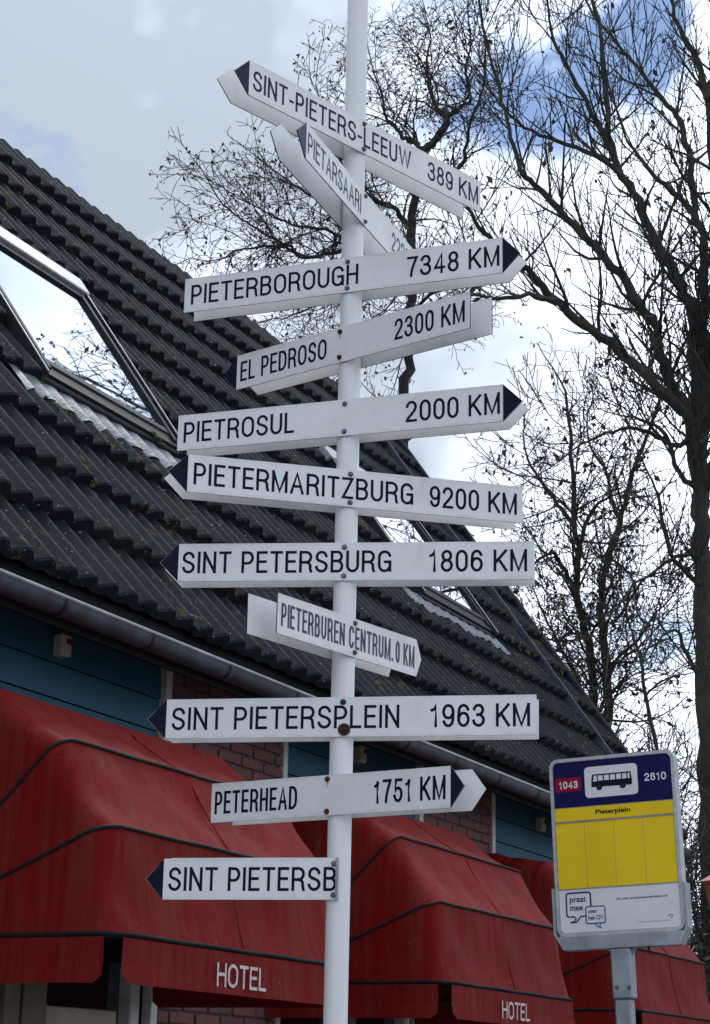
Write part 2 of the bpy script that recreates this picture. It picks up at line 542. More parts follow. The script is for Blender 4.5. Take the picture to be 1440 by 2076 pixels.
# ------------------------------------------------------------------ condensed sign lettering
def arc(cx, cy, rx, ry, a0, a1, n=12):
    return [(cx + rx * math.cos(math.radians(a0 + (a1 - a0) * i / n)), cy + ry * math.sin(math.radians(a0 + (a1 - a0) * i / n))) for i in range(n + 1)]
GLYPH = {   # outer width in cap heights, centre lines in the unit box, open ends are extended by half a stroke
 'A': (.62, [[(0, 0), (.5, 1), (1, 0)], [(.17, .33), (.83, .33)]]),
 'B': (.56, [[(0, .53), (0, 1), (.55, 1)] + arc(.55, .765, .40, .235, 80, -80, 8) + [(.55, .53), (0, .53)], [(0, .53), (0, 0), (.58, 0)] + arc(.58, .265, .42, .265, -80, 80, 8) + [(.55, .53)]]),
 'C': (.57, [arc(.5, .70, .5, .30, 18, 180) + arc(.5, .30, .5, .30, 180, 342)]),
 'D': (.57, [[(0, 0), (0, 1), (.42, 1)] + arc(.42, .62, .58, .38, 85, 0, 8) + arc(.42, .38, .58, .38, 0, -85, 8) + [(.42, 0), (0, 0)]]),
 'E': (.49, [[(1, 1), (0, 1), (0, 0), (1, 0)], [(0, .52), (.9, .52)]]),
 'G': (.59, [arc(.5, .70, .5, .30, 20, 180) + arc(.5, .30, .5, .30, 180, 350) + [(1, .47), (.56, .47)], [(1, .30), (1, .02)]]),
 'H': (.57, [[(0, 0), (0, 1)], [(1, 0), (1, 1)], [(0, .52), (1, .52)]]),
 'I': (.13, [[(.5, 0), (.5, 1)]]),
 'K': (.59, [[(0, 0), (0, 1)], [(.97, 1), (0, .36)], [(.32, .58), (1, 0)]]),
 'L': (.47, [[(0, 1), (0, 0), (1, 0)]]),
 'M': (.71, [[(0, 0), (0, 1)], [(0, 1), (.5, 0), (1, 1)], [(1, 1), (1, 0)]]),
 'N': (.58, [[(0, 0), (0, 1)], [(0, 1), (1, 0)], [(1, 0), (1, 1)]]),
 'O': (.61, [arc(.5, .66, .5, .34, 0, 180) + arc(.5, .34, .5, .34, 180, 360) + [(1, .66)]]),
 'P': (.54, [[(0, 0), (0, 1), (.52, 1)] + arc(.52, .72, .48, .28, 85, -85, 10) + [(.52, .44), (0, .44)]]),
 'R': (.58, [[(0, 0), (0, 1), (.52, 1)] + arc(.52, .735, .46, .265, 85, -85, 10) + [(.52, .47), (0, .47)], [(.52, .47), (.78, .43), (.91, .33), (.94, .12), (1, 0)]]),
 'S': (.56, [arc(.5, .745, .47, .255, 12, 180) + [(.06, .64), (.22, .565), (.5, .51), (.78, .445), (.95, .36)] + arc(.5, .255, .5, .255, 5, -170)]),
 'T': (.55, [[(0, 1), (1, 1)], [(.5, 0), (.5, 1)]]),
 'U': (.57, [[(0, 1)] + arc(.5, .31, .5, .31, 180, 360) + [(1, 1)]]),
 'W': (.88, [[(0, 1), (.25, 0), (.5, 1), (.75, 0), (1, 1)]]),
 'Z': (.53, [[(0, 1), (1, 1), (0, 0), (1, 0)]]),
 '0': (.52, [arc(.5, .68, .5, .32, 0, 180) + arc(.5, .32, .5, .32, 180, 360) + [(1, .68)]]),
 '1': (.40, [[(.10, .77), (.40, .81), (.60, .90), (.68, 1), (.68, 0)]]),
 '2': (.52, [arc(.49, .735, .49, .265, 172, -12) + [(.88, .56), (.5, .33), (.12, .14), (0, 0), (1, 0)]]),
 '3': (.52, [arc(.47, .765, .45, .235, 168, -70) + [(.60, .545), (.38, .53)], [(.38, .53), (.60, .53)] + arc(.48, .262, .52, .262, 72, -172)]),
 '4': (.53, [[(.74, 0), (.74, 1), (0, .26), (1, .26)]]),
 '5': (.52, [[(.93, 1), (.16, 1), (.05, .47), (.14, .55)] + arc(.48, .31, .52, .31, 118, -168)]),
 '6': (.52, [arc(.5, .72, .47, .28, 18, 180) + [(0, .5), (0, .31)] + arc(.5, .31, .5, .31, 180, 540, 24)]),
 '7': (.51, [[(0, 1), (1, 1), (.66, .62), (.43, .28), (.36, 0)]]),
 '8': (.52, [arc(.5, .765, .43, .235, -90, 270, 24), arc(.5, .265, .5, .265, 90, 450, 24)]),
 '9': (.52, [arc(.5, .28, .47, .28, 198, 360) + [(1, .5), (1, .69)] + arc(.5, .69, .5, .31, 0, 360, 24)]),
 '-': (.30, [[(0, .37), (1, .37)]]),
 '.': (.13, [[(.5, 0), (.5, .03)]]),
 ' ': (.22, []),
}
def sign_text(body, x0, x1, z0, z1, y, mat, parent, sw=0.125, gap=0.115, name='lettering'):
    """flat lettering of even stroke, fitted between x0 and x1, capitals from z0 to z1, facing -Y"""
    H = z1 - z0
    nat = sum(GLYPH[c][0] for c in body) + gap * (len(body) - 1)
    kx = (x1 - x0) / (nat * H)
    s = sw * H
    m = MB()
    x = x0
    layer = 0
    for c in body:
        wd, paths = GLYPH[c]
        W = wd * H * kx
        for path in paths:
            iw = max(1e-6, W - s)
            P = [Vector((x + s / 2 + p[0] * iw, z0 + s / 2 + p[1] * (H - s))) for p in path]
            Q = [P[0]]
            for p in P[1:]:
                if (p - Q[-1]).length > 1e-5:
                    Q.append(p)
            closed = (Q[0] - Q[-1]).length < 1e-4
            if closed:
                Q = Q[:-1]
            else:
                Q[0] = Q[0] + (Q[0] - Q[1]).normalized() * s / 2
                Q[-1] = Q[-1] + (Q[-1] - Q[-2]).normalized() * s / 2
            n = len(Q)
            L, R_ = [], []
            for i in range(n):
                d0 = (Q[i] - Q[i - 1]) if (closed or i > 0) else (Q[1] - Q[0])
                d1 = (Q[(i + 1) % n] - Q[i]) if (closed or i < n - 1) else (Q[-1] - Q[-2])
                d0 = d0.normalized(); d1 = d1.normalized()
                n0 = Vector((-d0.y, d0.x)); n1 = Vector((-d1.y, d1.x))
                mt = n0 + n1
                if mt.length < 0.2:
                    mt = n0
                mt.normalize()
                k = min(1.75, 1 / max(0.2, mt.dot(n0)))
                L.append(Q[i] + mt * s / 2 * k); R_.append(Q[i] - mt * s / 2 * k)
            yy = y - 0.0006 - 0.00006 * (layer % 3)
            layer += 1
            cnt = n if closed else n - 1
            m.add([(p.x, yy, p.y) for p in L] + [(p.x, yy, p.y) for p in R_],
                  [(n + i, n + (i + 1) % n, (i + 1) % n, i) for i in range(cnt)])
        x += W + gap * H * kx
    return m.build(name, mat, parent)
# ================================================================== SETTING
def struct(o):
    o['kind'] = 'structure'
    return o
struct(MB().box(-400, 400, -300, 500, -0.6, 0.0).build('ground', M['paving']))

# ================================================================== HOTEL BUILDING
PHI = math.radians(63.83)
D1 = Vector((math.cos(PHI), math.sin(PHI), 0.0))
NO = Vector((math.sin(PHI), -math.cos(PHI), 0.0))
OFF = -4.7805
WALL0 = NO * OFF
def world_of(s, u, z):
    return WALL0 + D1 * s + NO * u + Vector((0, 0, z))
def to_px(P):
    p = CAM_R.transposed() @ (P - CAM_P)
    if p.z > -0.1:
        return None
    return (720 + 3950 * p.x / -p.z, 1038 - 3950 * p.y / -p.z)

hotel = thing('hotel_building', 'low hotel with dark tiled roof, brick piers and teal boards behind the signpost', 'building', WALL0, (0, 0, PHI))
S0, S1 = 1.5, 14.75                   # ends of the building along the facade
BAYS = [(2.95, 4.75), (6.00, 7.71), (8.955, 10.645), (11.86, 13.50)]      # teal bays
PIERS = [(S0, 2.90), (4.80, 5.95), (7.775, 8.915), (10.70, 11.82), (13.55, S1)]

# brick piers: mortar core + bricks
brick_me = {}
def brick_mesh(L):
    key = round(L, 3)
    if key not in brick_me:
        m = MB().box(0.004, L - 0.004, -0.012, 0.02, 0.004, 0.0525, bev=0.004)
        me = mesh('brick', m.v, m.f)
        me.materials.append(M['brick'])
        brick_me[key] = me
    return brick_me[key]
COURSE, PITCH = 0.0605, 0.235
for pi, (a, b) in enumerate(PIERS):
    wall = MB().box(a, b, 0.002, 0.22, 0.0, 3.60).build('brick_wall', M['mortar'], hotel)
    near = pi in (2, 3)
    rest = MB()
    nco = int(3.52 / COURSE)
    for c in range(nco):
        z = 0.01 + c * COURSE
        x = a - (PITCH / 2 if c % 2 else 0.0) + 0.003
        while x < b - 0.02:
            x0, x1 = max(x, a), min(x + PITCH - 0.010, b)
            x += PITCH
            if x1 - x0 < 0.03:
                continue
            seen = near and (z > 2.75 or (1.62 < z < 2.12))
            if seen:
                # a little unevenness from brick to brick
                o = link('brick', brick_mesh(x1 - x0), None, wall,
                         (x0, random.uniform(-0.0015, 0.0015), z + random.uniform(-0.001, 0.001)),
                         (random.uniform(-0.01, 0.01), 0, random.uniform(-0.006, 0.006)))
            else:
                rest.box(x0 + 0.004, x1 - 0.004, -0.012, 0.02, z + 0.004, z + 0.0525)
    if rest.v:
        o = rest.build('brickwork', M['brick'], wall)
        o['kind'] = 'stuff'

# back and gable walls so that the building is a closed volume
MB().box(S0, S1, 4.55, 4.75, 0, 3.9).build('rear_wall', M['brick'], hotel)
for sx in (S0 + 0.02, S1 - 0.2):
    g = MB()
    pts = [(0.22, 0.0), (4.55, 0.0), (4.55, 3.9), (2.42, 7.3), (0.22, 4.0)]
    g.add([(sx, p[0], p[1]) for p in pts] + [(sx + 0.18, p[0], p[1]) for p in pts],
          [(0, 1, 2, 3, 4), (9, 8, 7, 6, 5)] + [((i + 1) % 5, i, 5 + i, 5 + (i + 1) % 5) for i in range(5)])
    g.build('gable_wall', M['brick'], hotel)

# teal boarded bays with white corner trims and windows below
BZ = [2.282, 2.435, 2.588, 2.741, 2.894, 3.045, 3.197, 3.350, 3.503, 3.60]
for bi, (a, b) in enumerate(BAYS):
    panel = MB().box(a, b, 0.035, 0.10, 2.2, 3.60).build('boarded_panel', M['gap'], hotel)
    for i in range(len(BZ) - 1):
        z0, z1 = BZ[i] + 0.006, BZ[i + 1]
        bd = MB()
        # each board is a lapped plank: proud at its foot, set back at its head
        bd.add([(a + 0.004, 0.004, z0), (b - 0.004, 0.004, z0), (b - 0.004, 0.040, z0), (a + 0.004, 0.040, z0),
                (a + 0.004, 0.010, z1), (b - 0.004, 0.010, z1), (b - 0.004, 0.040, z1), (a + 0.004, 0.040, z1)],
               [(0, 3, 2, 1), (4, 5, 6, 7), (0, 1, 5, 4), (1, 2, 6, 5), (2, 3, 7, 6), (3, 0, 4, 7)])
        bd.build('board', M['teal'], panel)
    for (x0, x1) in ((a - 0.048, a - 0.002), (b + 0.002, b + 0.058)):
        MB().box(x0, x1, -0.022, 0.06, 0.85, 3.56, bev=0.003).build('corner_trim', M['white'], hotel)
    # window: outer frame, mullions, panes, low cream panel
    w = MB()
    w.box(a, b, 0.02, 0.12, 0.80, 0.88)
    w.box(a, b, 0.02, 0.12, 2.14, 2.20)
    w.box(a, a + 0.07, 0.025, 0.115, 0.88, 2.14)
    w.box(b - 0.02, b, 0.025, 0.115, 0.88, 2.14)
    win = w.build('window', M['darkwood'], hotel)
    MB().box(b - 0.115, b - 0.04, 0.012, 0.10, 0.88, 2.14, bev=0.004).build('jamb', M['white'], win)
    MB().box(a + 0.66, a + 0.765, 0.018, 0.09, 0.88, 2.14, bev=0.004).build('mullion', M['beige'], win)
    MB().box(a + 0.79, a + 0.955, 0.018, 0.09, 0.88, 2.14, bev=0.004).build('mullion', M['beige'], win)
    MB().box(a + 0.962, a + 1.50, 0.022, 0.085, 0.88, 1.925, bev=0.004).build('blind', M['cream'], win)
    MB().box(a + 0.07, a + 0.66, 0.06, 0.072, 0.88, 2.14).build('pane', M['glass'], win)
    MB().box(a + 0.955, b - 0.115, 0.075, 0.087, 0.90, 2.139).build('pane', M['glass'], win)
    MB().box(a, b, 0.03, 0.21, 0.0, 0.80).build('parapet', M['brick'], hotel)

# eaves: soffit, fascia, gutter
MB().box(S0, S1, -0.335, 0.25, 3.545, 3.565).build('soffit', M['darkwood'], hotel)  # shade under the tile edge put into the near-black colour
MB().box(S0, S1, -0.075, -0.001, 3.515, 3.545).build('eaves_moulding', M['darkwood'], hotel)
MB().box(S0, S1, -0.355, -0.335, 3.37, 3.555).build('fascia', M['darkwood'], hotel)  # near-black colour carries the shadow behind the gutter
MB().box(S0, S1, -0.27, -0.25, 3.565, 3.70).build('eaves_light_block', M['darkwood'], hotel)  # added board, blocks the bright sky leaking through under the tiles
gp = []      # gutter profile (u, z), outside then inside
GU0, GU1, GZ = 0.357, 0.466, 3.452
for i in range(9):
    a = math.pi * i / 8
    gp.append((GU0 + (GU1 - GU0) / 2 * (1 - math.cos(a)), GZ - 0.062 * math.sin(a) ** 0.8 if 0 < i < 8 else GZ))
gm = MB()
def sweep(prof, s0, s1, m):
    n = len(prof); b = len(m.v)
    m.v += [(s0, -p[0], p[1]) for p in prof] + [(s1, -p[0], p[1]) for p in prof]
    m.f += [(b + i, b + i + 1, b + n + i + 1, b + n + i) for i in range(n - 1)]
    m.mi += [0] * (n - 1)
sweep(gp, S0, S1 + 0.05, gm)
sweep([(p[0] * 0.94 + 0.0255, p[1] + 0.006) for p in reversed(gp)], S0, S1 + 0.05, gm)
gutter = gm.build('gutter', M['zinc'], hotel, smooth=True)
MB().tube([(Vector((S0, -GU1 + 0.002, GZ + 0.002)), 0.0095), (Vector((S1 + 0.05, -GU1 + 0.002, GZ + 0.002)), 0.0095)], 8).build('gutter_bead', M['galv'], gutter, smooth=True)
s = 5.55
k = 0
while s < S1:
    j = MB()
    sweep([(p[0] + (0.004 if p[0] > 0.42 else -0.004), p[1] - 0.004) for p in gp], s, s + 0.018, j)
    j.build('gutter_clip', M['ventalu'], gutter, smooth=True)
    s += 0.66

# ------------------------------------------------------------------ roof
TH = math.radians(55.0)
roof = MB().box(S0 - 0.1, S1, 0.14, 4.82, -0.06, -0.012).build('roof', M['darkwood'], hotel, (0, -0.38, 3.50), (TH, 0, 0))
QL = Vector((0, math.cos(TH), math.sin(TH)))
NL = Vector((0, -math.sin(TH), math.cos(TH)))
BRM = Matrix.Rotation(PHI, 3, 'Z')
def roof_world(s, t, h):
    return WALL0 + BRM @ (Vector((s, -0.38, 3.50)) + QL * t + NL * h)
ROLL = 0.155
TW = 0.31
GAUGE = 0.3925
TB = 0.0725
def roll_h(x):
    p = (x / ROLL) % 1.0
    tab = [(0, 0), (0.16, 0.007), (0.34, 0.022), (0.50, 0.035), (0.64, 0.037), (0.76, 0.026), (0.90, 0.005), (1.0, 0)]
    for (a, ha), (b, hb) in zip(tab, tab[1:]):
        if a <= p <= b:
            return ha + (hb - ha) * (p - a) / (b - a)
    return 0.0
PX = sorted(set(round((r + q) * ROLL, 5) for r in (0, 1) for q in (0, 0.16, 0.34, 0.50, 0.64, 0.76, 0.90, 1.0)))
H_LO, H_HI = 0.074, 0.010
def tile_geo(length):
    v, f = [], []
    n = len(PX)
    for x in PX: v.append((x + 0.001, 0.006, roll_h(x) + H_LO - 0.004))     # softened nose
    for x in PX: v.append((x + 0.001, 0.020, roll_h(x) + H_LO))
    for x in PX: v.append((x + 0.001, length, roll_h(x) + H_HI))
    for x in PX: v.append((x + 0.001, 0.000, roll_h(x) * 0.35 + H_LO - 0.040))
    for i in range(n - 1):
        f.append((i, i + 1, n + i + 1, n + i))
        f.append((n + i, n + i + 1, 2 * n + i + 1, 2 * n + i))
        f.append((3 * n + i, 3 * n + i + 1, i + 1, i))
        f.append((3 * n + i + 1, 3 * n + i, 2 * n + i, 2 * n + i + 1))
    f.append((0, n, 2 * n, 3 * n)); f.append((4 * n - 1, 3 * n - 1, 2 * n - 1, n - 1))
    return v, f
tv, tf = tile_geo(GAUGE + 0.060)
tile_me = mesh('roof_tile', tv, tf)
tile_me.materials.append(M['tile'])
SKY = [(7.30, 8.62, 1.68, 2.98), (11.74, 13.06, 1.62, 2.92)]
tiles = []
s = S0 - 0.1
ROWS = 12
cols = int((14.70 - (S0 - 0.1)) / TW)
for r in range(ROWS):
    t = TB + GAUGE * r if r else 0.03
    for c in range(cols + 1):
        sx = S0 - 0.1 + c * TW
        mid = (sx + TW / 2, t + GAUGE / 2)
        if any(a - 0.05 < mid[0] < b + 0.05 and d0 - 0.02 < mid[1] < d1_ + 0.02 for a, b, d0, d1_ in SKY):
            continue
        tt = t
        for a, b, d0, d1_ in SKY:       # tiles above a roof window are cut and start above its head
            if a - 0.05 < mid[0] < b + 0.05 and t < d1_ + 0.07 < t + GAUGE:
                tt = d1_ + 0.07
        P = roof_world(mid[0], mid[1], 0.04)
        q = to_px(P)
        inview = q is not None and -60 < q[0] < 1400 and 200 < q[1] < 1700
        tiles.append((0 if inview else 1, (P - CAM_P).length, sx, tt))
tiles.sort()
restv, restf = [], []
for i, (vis, d, sx, t) in enumerate(tiles):
    jit = (random.uniform(-0.003, 0.003), random.uniform(-0.008, 0.008), random.uniform(-0.002, 0.003))
    if i < 298 and vis == 0:
        link('roof_tile', tile_me, None, roof, (sx + jit[0], t + jit[1], jit[2]), (random.uniform(-0.006, 0.006), random.uniform(-0.008, 0.008), random.uniform(-0.006, 0.006)))
    else:
        b = len(restv)
        restv += [(v[0] + sx + jit[0], v[1] + t + jit[1], v[2] + jit[2]) for v in tv]
        restf += [tuple(k + b for k in q) for q in tf]
rm = mesh('roof_tile_field', restv, restf)
rm.materials.append(M['tile'])
o = link('roof_tile_field', rm, None, roof)
o['kind'] = 'stuff'
# rear slope and ridge board
MB().box(S0 - 0.1, S1, 0.0, 4.82, -0.06, -0.012).build('rear_roof', M['tile'], hotel, (0, -0.38 + 2 * 4.82 * math.cos(TH), 3.50), (math.pi - TH, 0, 0))
# verge: lead strip and mossy verge capping
MB().box(14.05, 14.078, 0.05, 4.82, 0.05, 0.117, bev=0.006).build('verge_strip', M['zinc'], roof)
MB().box(14.68, 14.80, 0.0, 4.84, -0.16, 0.105, bev=0.02).build('verge_capping', M['tile'], roof)

def skylight(a, b, t0, t1, label):
    H = 0.100
    f = MB()
    fw = 0.04
    f.box(a, a + fw, t0, t1, -0.01, H)
    f.box(b - fw, b, t0, t1, -0.01, H)
    f.box(a + fw, b - fw, t1 - fw, t1, -0.01, H - 0.002)
    f.box(a + fw, b - fw, t0, t0 + 0.085, -0.01, H - 0.004)
    o = f.build('skylight', M['ventalu'], hotel, (0, -0.38, 3.50), (TH, 0, 0))
    o['label'] = label
    c = MB()       # sash inside the frame
    sw = 0.04
    z0, z1 = H - 0.045, H + 0.012
    c.box(a + fw + 0.004, a + fw + sw, t0 + fw, t1 - fw - 0.03, z0, z1, bev=0.004)
    c.box(b - fw - sw, b - fw - 0.004, t0 + fw, t1 - fw - 0.03, z0, z1, bev=0.004)
    c.box(a + fw + sw, b - fw - sw, t1 - fw - 0.03 - sw, t1 - fw - 0.03, z0, z1 - 0.003, bev=0.004)
    c.box(a + fw + sw, b - fw - sw, t0 + 0.086, t0 + 0.135, z0, z1 - 0.006, bev=0.004)
    c.build('sash', M['ventalu'], o)
    MB().box(a + fw + sw - 0.002, b - fw - sw + 0.002, t0 + 0.133, t1 - fw - 0.03 - sw + 0.002, H - 0.02, H - 0.008).build('pane', M['glass'], o)
    MB().box(a - 0.05, b + 0.03, t1 - 0.05, t1 + 0.085, H - 0.03, H + 0.030, bev=0.006).build('head_cover', M['alu'], o)
    for x0, x1 in ((a - 0.012, a - 0.001), (b + 0.001, b + 0.012)):
        MB().box(x0, x1, t0 - 0.02, t1 - 0.05, 0.02, H + 0.016).build('side_cover', M['ventalu'], o)
        MB().box(x0 - 0.001, x1 + 0.001, t0 - 0.02, t1 - 0.05, H + 0.0165, H + 0.021).build('edge_strip', M['alu'], o)
    MB().box(a - 0.02, b + 0.02, t0 - 0.035, t0 - 0.001, 0.03, H - 0.02, bev=0.006).build('sill_cover', M['ventalu'], o)
    # corrugated lead apron dressed over the tiles below
    ap = MB()
    r = int((t0 - 0.15 - TB) / GAUGE)
    tr0 = TB + GAUGE * r
    xs = []
    x = a - 0.28
    while x < b + 0.06:
        xs.append(x); x += 0.0155
    rows = [0.0, 0.25, 0.5, 0.75, 1.0]
    rv = []
    for ri, w in enumerate(rows):
        for x in xs:
            low = tr0 + 0.20 + 0.018 * math.sin(x * 9) + 0.012 * math.sin(x * 31 + 1)
            t = low + (t0 - 0.005 - low) * w
            hh = roll_h(x - (S0 - 0.1)) * (1 - 0.8 * w ** 0.6) + 0.037 * 0.8 * w ** 0.6 + H_LO + (H_HI - H_LO) * (t - tr0) / (GAUGE + 0.060) + 0.008
            rv.append((x, t, hh))
    n = len(xs)
    ap.add(rv, [(i * n + j, i * n + j + 1, (i + 1) * n + j + 1, (i + 1) * n + j) for i in range(len(rows) - 1) for j in range(n - 1)])
    ap.build('apron', M['lead'], o, smooth=True)
    return o
skylight(*SKY[0], 'larger looking roof window with lead apron low on the roof slope')
skylight(*SKY[1], 'roof window farther along the slope near the verge')

# moss cushions on tiles and along the skylight head
def moss_patch(pts, name='moss'):
    m = MB()
    fine = []
    for (s_, t_, h_, r_) in pts:
        for _ in range(5):
            fine.append((s_ + random.gauss(0, r_ * 0.8), t_ + random.gauss(0, r_ * 0.9), h_ + random.uniform(-0.3, 0.15) * r_, r_ * random.uniform(0.25, 0.55)))
    for (s_, t_, h_, r_) in fine:
        bm = bmesh.new()
        bmesh.ops.create_icosphere(bm, subdivisions=1, radius=1.0)
        ph = random.uniform(0, 9)
        for v in bm.verts:
            k_ = 1 + 0.35 * math.sin(v.co.x * 7 + ph) * math.sin(v.co.y * 8 + ph * 2) + random.uniform(-0.3, 0.3)
            v.co = Vector((s_ + v.co.x * r_ * k_, t_ + v.co.y * r_ * 1.15 * k_, h_ + v.co.z * r_ * 0.7 * k_))
        bm.verts.index_update()
        m.add([v.co.copy() for v in bm.verts], [[v.index for v in f.verts] for f in bm.faces])
        bm.free()
    o = m.build(name, M['moss'], roof, smooth=True)
    o['kind'] = 'stuff'
pts = []
for i in range(46):
    s_ = 7.3 + 1.33 * i / 45
    if random.random() < (0.95 if s_ > 8.25 or s_ < 7.7 else 0.4):
        pts.append((s_ + random.uniform(-.02, .02), 3.085 + random.uniform(-.015, .025), 0.115, random.uniform(0.012, 0.03)))
moss_patch(pts)
def row_t(r): return TB + GAUGE * r
pts = []
def clump(s_, t_, n, sx, st, r0=0.012, r1=0.03):
    for _ in range(n):
        s2 = s_ + random.gauss(0, sx); t2 = t_ + random.gauss(0, st)
        r = max(0, int((t2 - TB) / GAUGE)); tt = row_t(r)
        h = roll_h(s2 - (S0 - 0.1)) + H_LO + (H_HI - H_LO) * (t2 - tt) / (GAUGE + 0.060)
        pts.append((s2, t2, h, random.uniform(r0, r1)))
clump(7.25, 1.45, 16, 0.035, 0.06)
clump(7.44, 1.42, 8, 0.03, 0.04)
clump(7.12, 0.92, 20, 0.05, 0.07)
clump(12.75, 3.42, 20, 0.10, 0.05)
clump(12.55, 1.95 + 0.9, 0, 0.1, 0.1)
clump(13.75, 1.55, 30, 0.09, 0.16)
clump(11.4, 1.62, 30, 0.08, 0.18)
clump(12.9, 1.15, 14, 0.1, 0.1)
for _ in range(60):
    clump(random.uniform(6.2, 15.2), row_t(random.randint(1, 10)) + 0.02, random.randint(1, 4), 0.03, 0.008, 0.008, 0.02)
for _ in range(70):
    clump(14.3 + random.uniform(-.5, .3), random.uniform(0.4, 4.4), random.randint(2, 6), 0.04, 0.05, 0.012, 0.03)
moss_patch(pts)

# ------------------------------------------------------------------ alarm boxes
for (s_, z_, lab) in ((6.851, 3.43, 'small white alarm box with red lens on teal boards below the larger roof window'),
                      (9.824, 3.43, 'small white alarm box on the middle teal panel just beside the white pole'),
                      (12.70, 3.405, 'small white alarm box on teal boards between pointed arm and bus stop sign')):
    t = thing('alarm_box', lab, 'alarm box', world_of(s_, 0, z_), (0, 0, PHI), 'alarm boxes under the eaves')
    MB().box(-0.036, 0.036, -0.045, 0.012, -0.048, 0.048, bev=0.008).build('housing', M['plastic'], t)
    MB().box(-0.012, 0.032, -0.049, -0.040, 0.004, 0.030, bev=0.003).build('lens', M['redlens'], t)

# ------------------------------------------------------------------ awnings
ZP, RA = 2.12, 1.0
ANG = [0.0, 22.5, 45.0, 67.5, 90.0]
def awning(sl, sr, label, lettering=True):
    t = thing('awning', label, 'awning', world_of((sl + sr) / 2, 0, ZP), (0, 0, PHI), 'red canvas awnings over the hotel windows')
    hw = (sr - sl) / 2
    RC = 0.10
    # plan of a rib: up one side, round the corner, along the front, back down the other side
    plan = []
    NS = 8
    for i in range(NS + 1): plan.append((-hw, (RA - RC) * i / NS))
    for i in range(1, 8):
        a = math.pi / 2 * i / 8
        plan.append((-hw + RC * (1 - math.cos(a)), RA - RC + RC * math.sin(a)))
    NF = 22
    for i in range(NF + 1): plan.append((-hw + RC + (2 * hw - 2 * RC) * i / NF, RA))
    half = len(plan)
    for i in range(1, 8):
        a = math.pi / 2 * i / 8
        plan.append((hw - RC + RC * math.sin(a), RA - RC + RC * math.cos(a)))
    for i in range(NS + 1): plan.append((hw, (RA - RC) * (1 - i / NS)))
    n = len(plan)
    rnd = random.Random(int(sl * 100))
    ph = [rnd.uniform(0, 6) for _ in range(6)]
    def P(x, rho, ang):
        return Vector((x, -rho * math.cos(ang), rho * math.sin(ang)))
    NV = 8
    for k in range(4):
        a0, a1 = math.radians(ANG[k]), math.radians(ANG[k + 1])
        m = MB()
        vv = []
        for j in range(NV + 1):
            w = j / NV
            for i, (x, rho) in enumerate(plan):
                p = P(x, rho, a0).lerp(P(x, rho, a1), w)
                # slack cloth: a slight sag between the ribs, faint pulls and folds
                am = (a0 + a1) / 2
                sag = math.sin(math.pi * w)
                fr = rho / RA
                wr = 0.006 * math.sin(x * 17 + ph[k] + w * 3) + 0.0035 * math.sin(x * 41 + ph[k + 1] - 4 * w) + 0.006 * math.sin(x * 6 - ph[2] + 5 * w)
                out = Vector((0, -math.cos(am), math.sin(am)))
                p += out * sag * fr * (-0.018 + wr)
                side = max(0.0, 1 - abs(abs(x) - hw) / 0.03)
                p.x -= math.copysign(1, x) * side * sag * fr * (0.010 + 0.006 * math.sin(rho * 9 + ph[3]))
                vv.append(p)
        m.add(vv, [(j * n + i, j * n + i + 1, (j + 1) * n + i + 1, (j + 1) * n + i) for j in range(NV) for i in range(n - 1)])
        m.build('canopy_panel', M['fabric'], t, smooth=True)
    for k in range(3):
        a = math.radians(ANG[k])
        rr = 0.0075
        m = MB().tube([(P(x, rho + 0.004, a) + Vector((0, 0, 0.0012 * math.sin(i * 0.9 + ph[k]))), rr) for i, (x, rho) in enumerate(plan)], 8)
        m.build('piping', M['piping'], t, smooth=True)
    # seams across the front of the canopy
    for xs_ in (0.0,):
        m = MB()
        pts_ = []
        for k in range(4):
            for w in (0, .25, .5, .75):
                a0, a1 = math.radians(ANG[k]), math.radians(ANG[k + 1])
                q = P(xs_, RA, a0).lerp(P(xs_, RA, a1), w)
                q += Vector((0, -math.cos((a0 + a1) / 2), math.sin((a0 + a1) / 2))) * (-0.012 * math.sin(math.pi * w) + 0.0)
                pts_.append((q, 0.0028))
        m.tube(pts_, 6).build('seam', M['fabric'], t, smooth=True)
    # valance cloths
    VH = 0.158
    def val(x0, x1, axis, name='valance'):
        m = MB()
        nn = 26
        vv = []
        for j in range(7):
            w = j / 6
            for i in range(nn + 1):
                q = i / nn
                # rounded lower corners
                x = x0 + (x1 - x0) * q
                e = min(q, 1 - q) * abs(x1 - x0)
                lift = 0.0
                if e < 0.03:
                    lift = 0.03 - math.sqrt(max(0, 0.0009 - (0.03 - e) ** 2))
                z = -0.012 - (VH - lift * 0.9) * w
                wob = w * (0.006 * math.sin(x * 13 + ph[4]) + 0.004 * math.sin(x * 29 + ph[5])) + (0.006 if j >= 5 else 0)
                if axis == 'f':
                    vv.append((x, -RA - 0.004 - wob, z))
                else:
                    vv.append((axis * (hw + 0.004 + wob), -x, z))
        nq = nn + 1
        m.add(vv, [(j * nq + i, j * nq + i + 1, (j + 1) * nq + i + 1, (j + 1) * nq + i) for j in range(6) for i in range(nn)])
        return m.build(name, M['fabric'], t, smooth=True)
    fv = val(-hw + 0.045, hw - 0.045, 'f')
    val(0.02, RA - 0.045, -1)
    val(0.02, RA - 0.045, 1)
    if lettering:
        tp = sign_text('HOTEL', -0.235, 0.155, 1.976 - ZP, 2.064 - ZP, -RA - 0.017, M['letterwhite'], fv, sw=0.14, gap=0.10)
    # frame ribs and pivot brackets under the cloth
    for k in range(3):
        a = math.radians(ANG[k])
        fr = MB()
        fr.tube([(P(x * 0.985, rho * 0.985, a) + Vector((0, 0, -0.006)), 0.008) for i, (x, rho) in enumerate(plan)], 6)
        fr.build('rib', M['ventalu'], t, smooth=True)
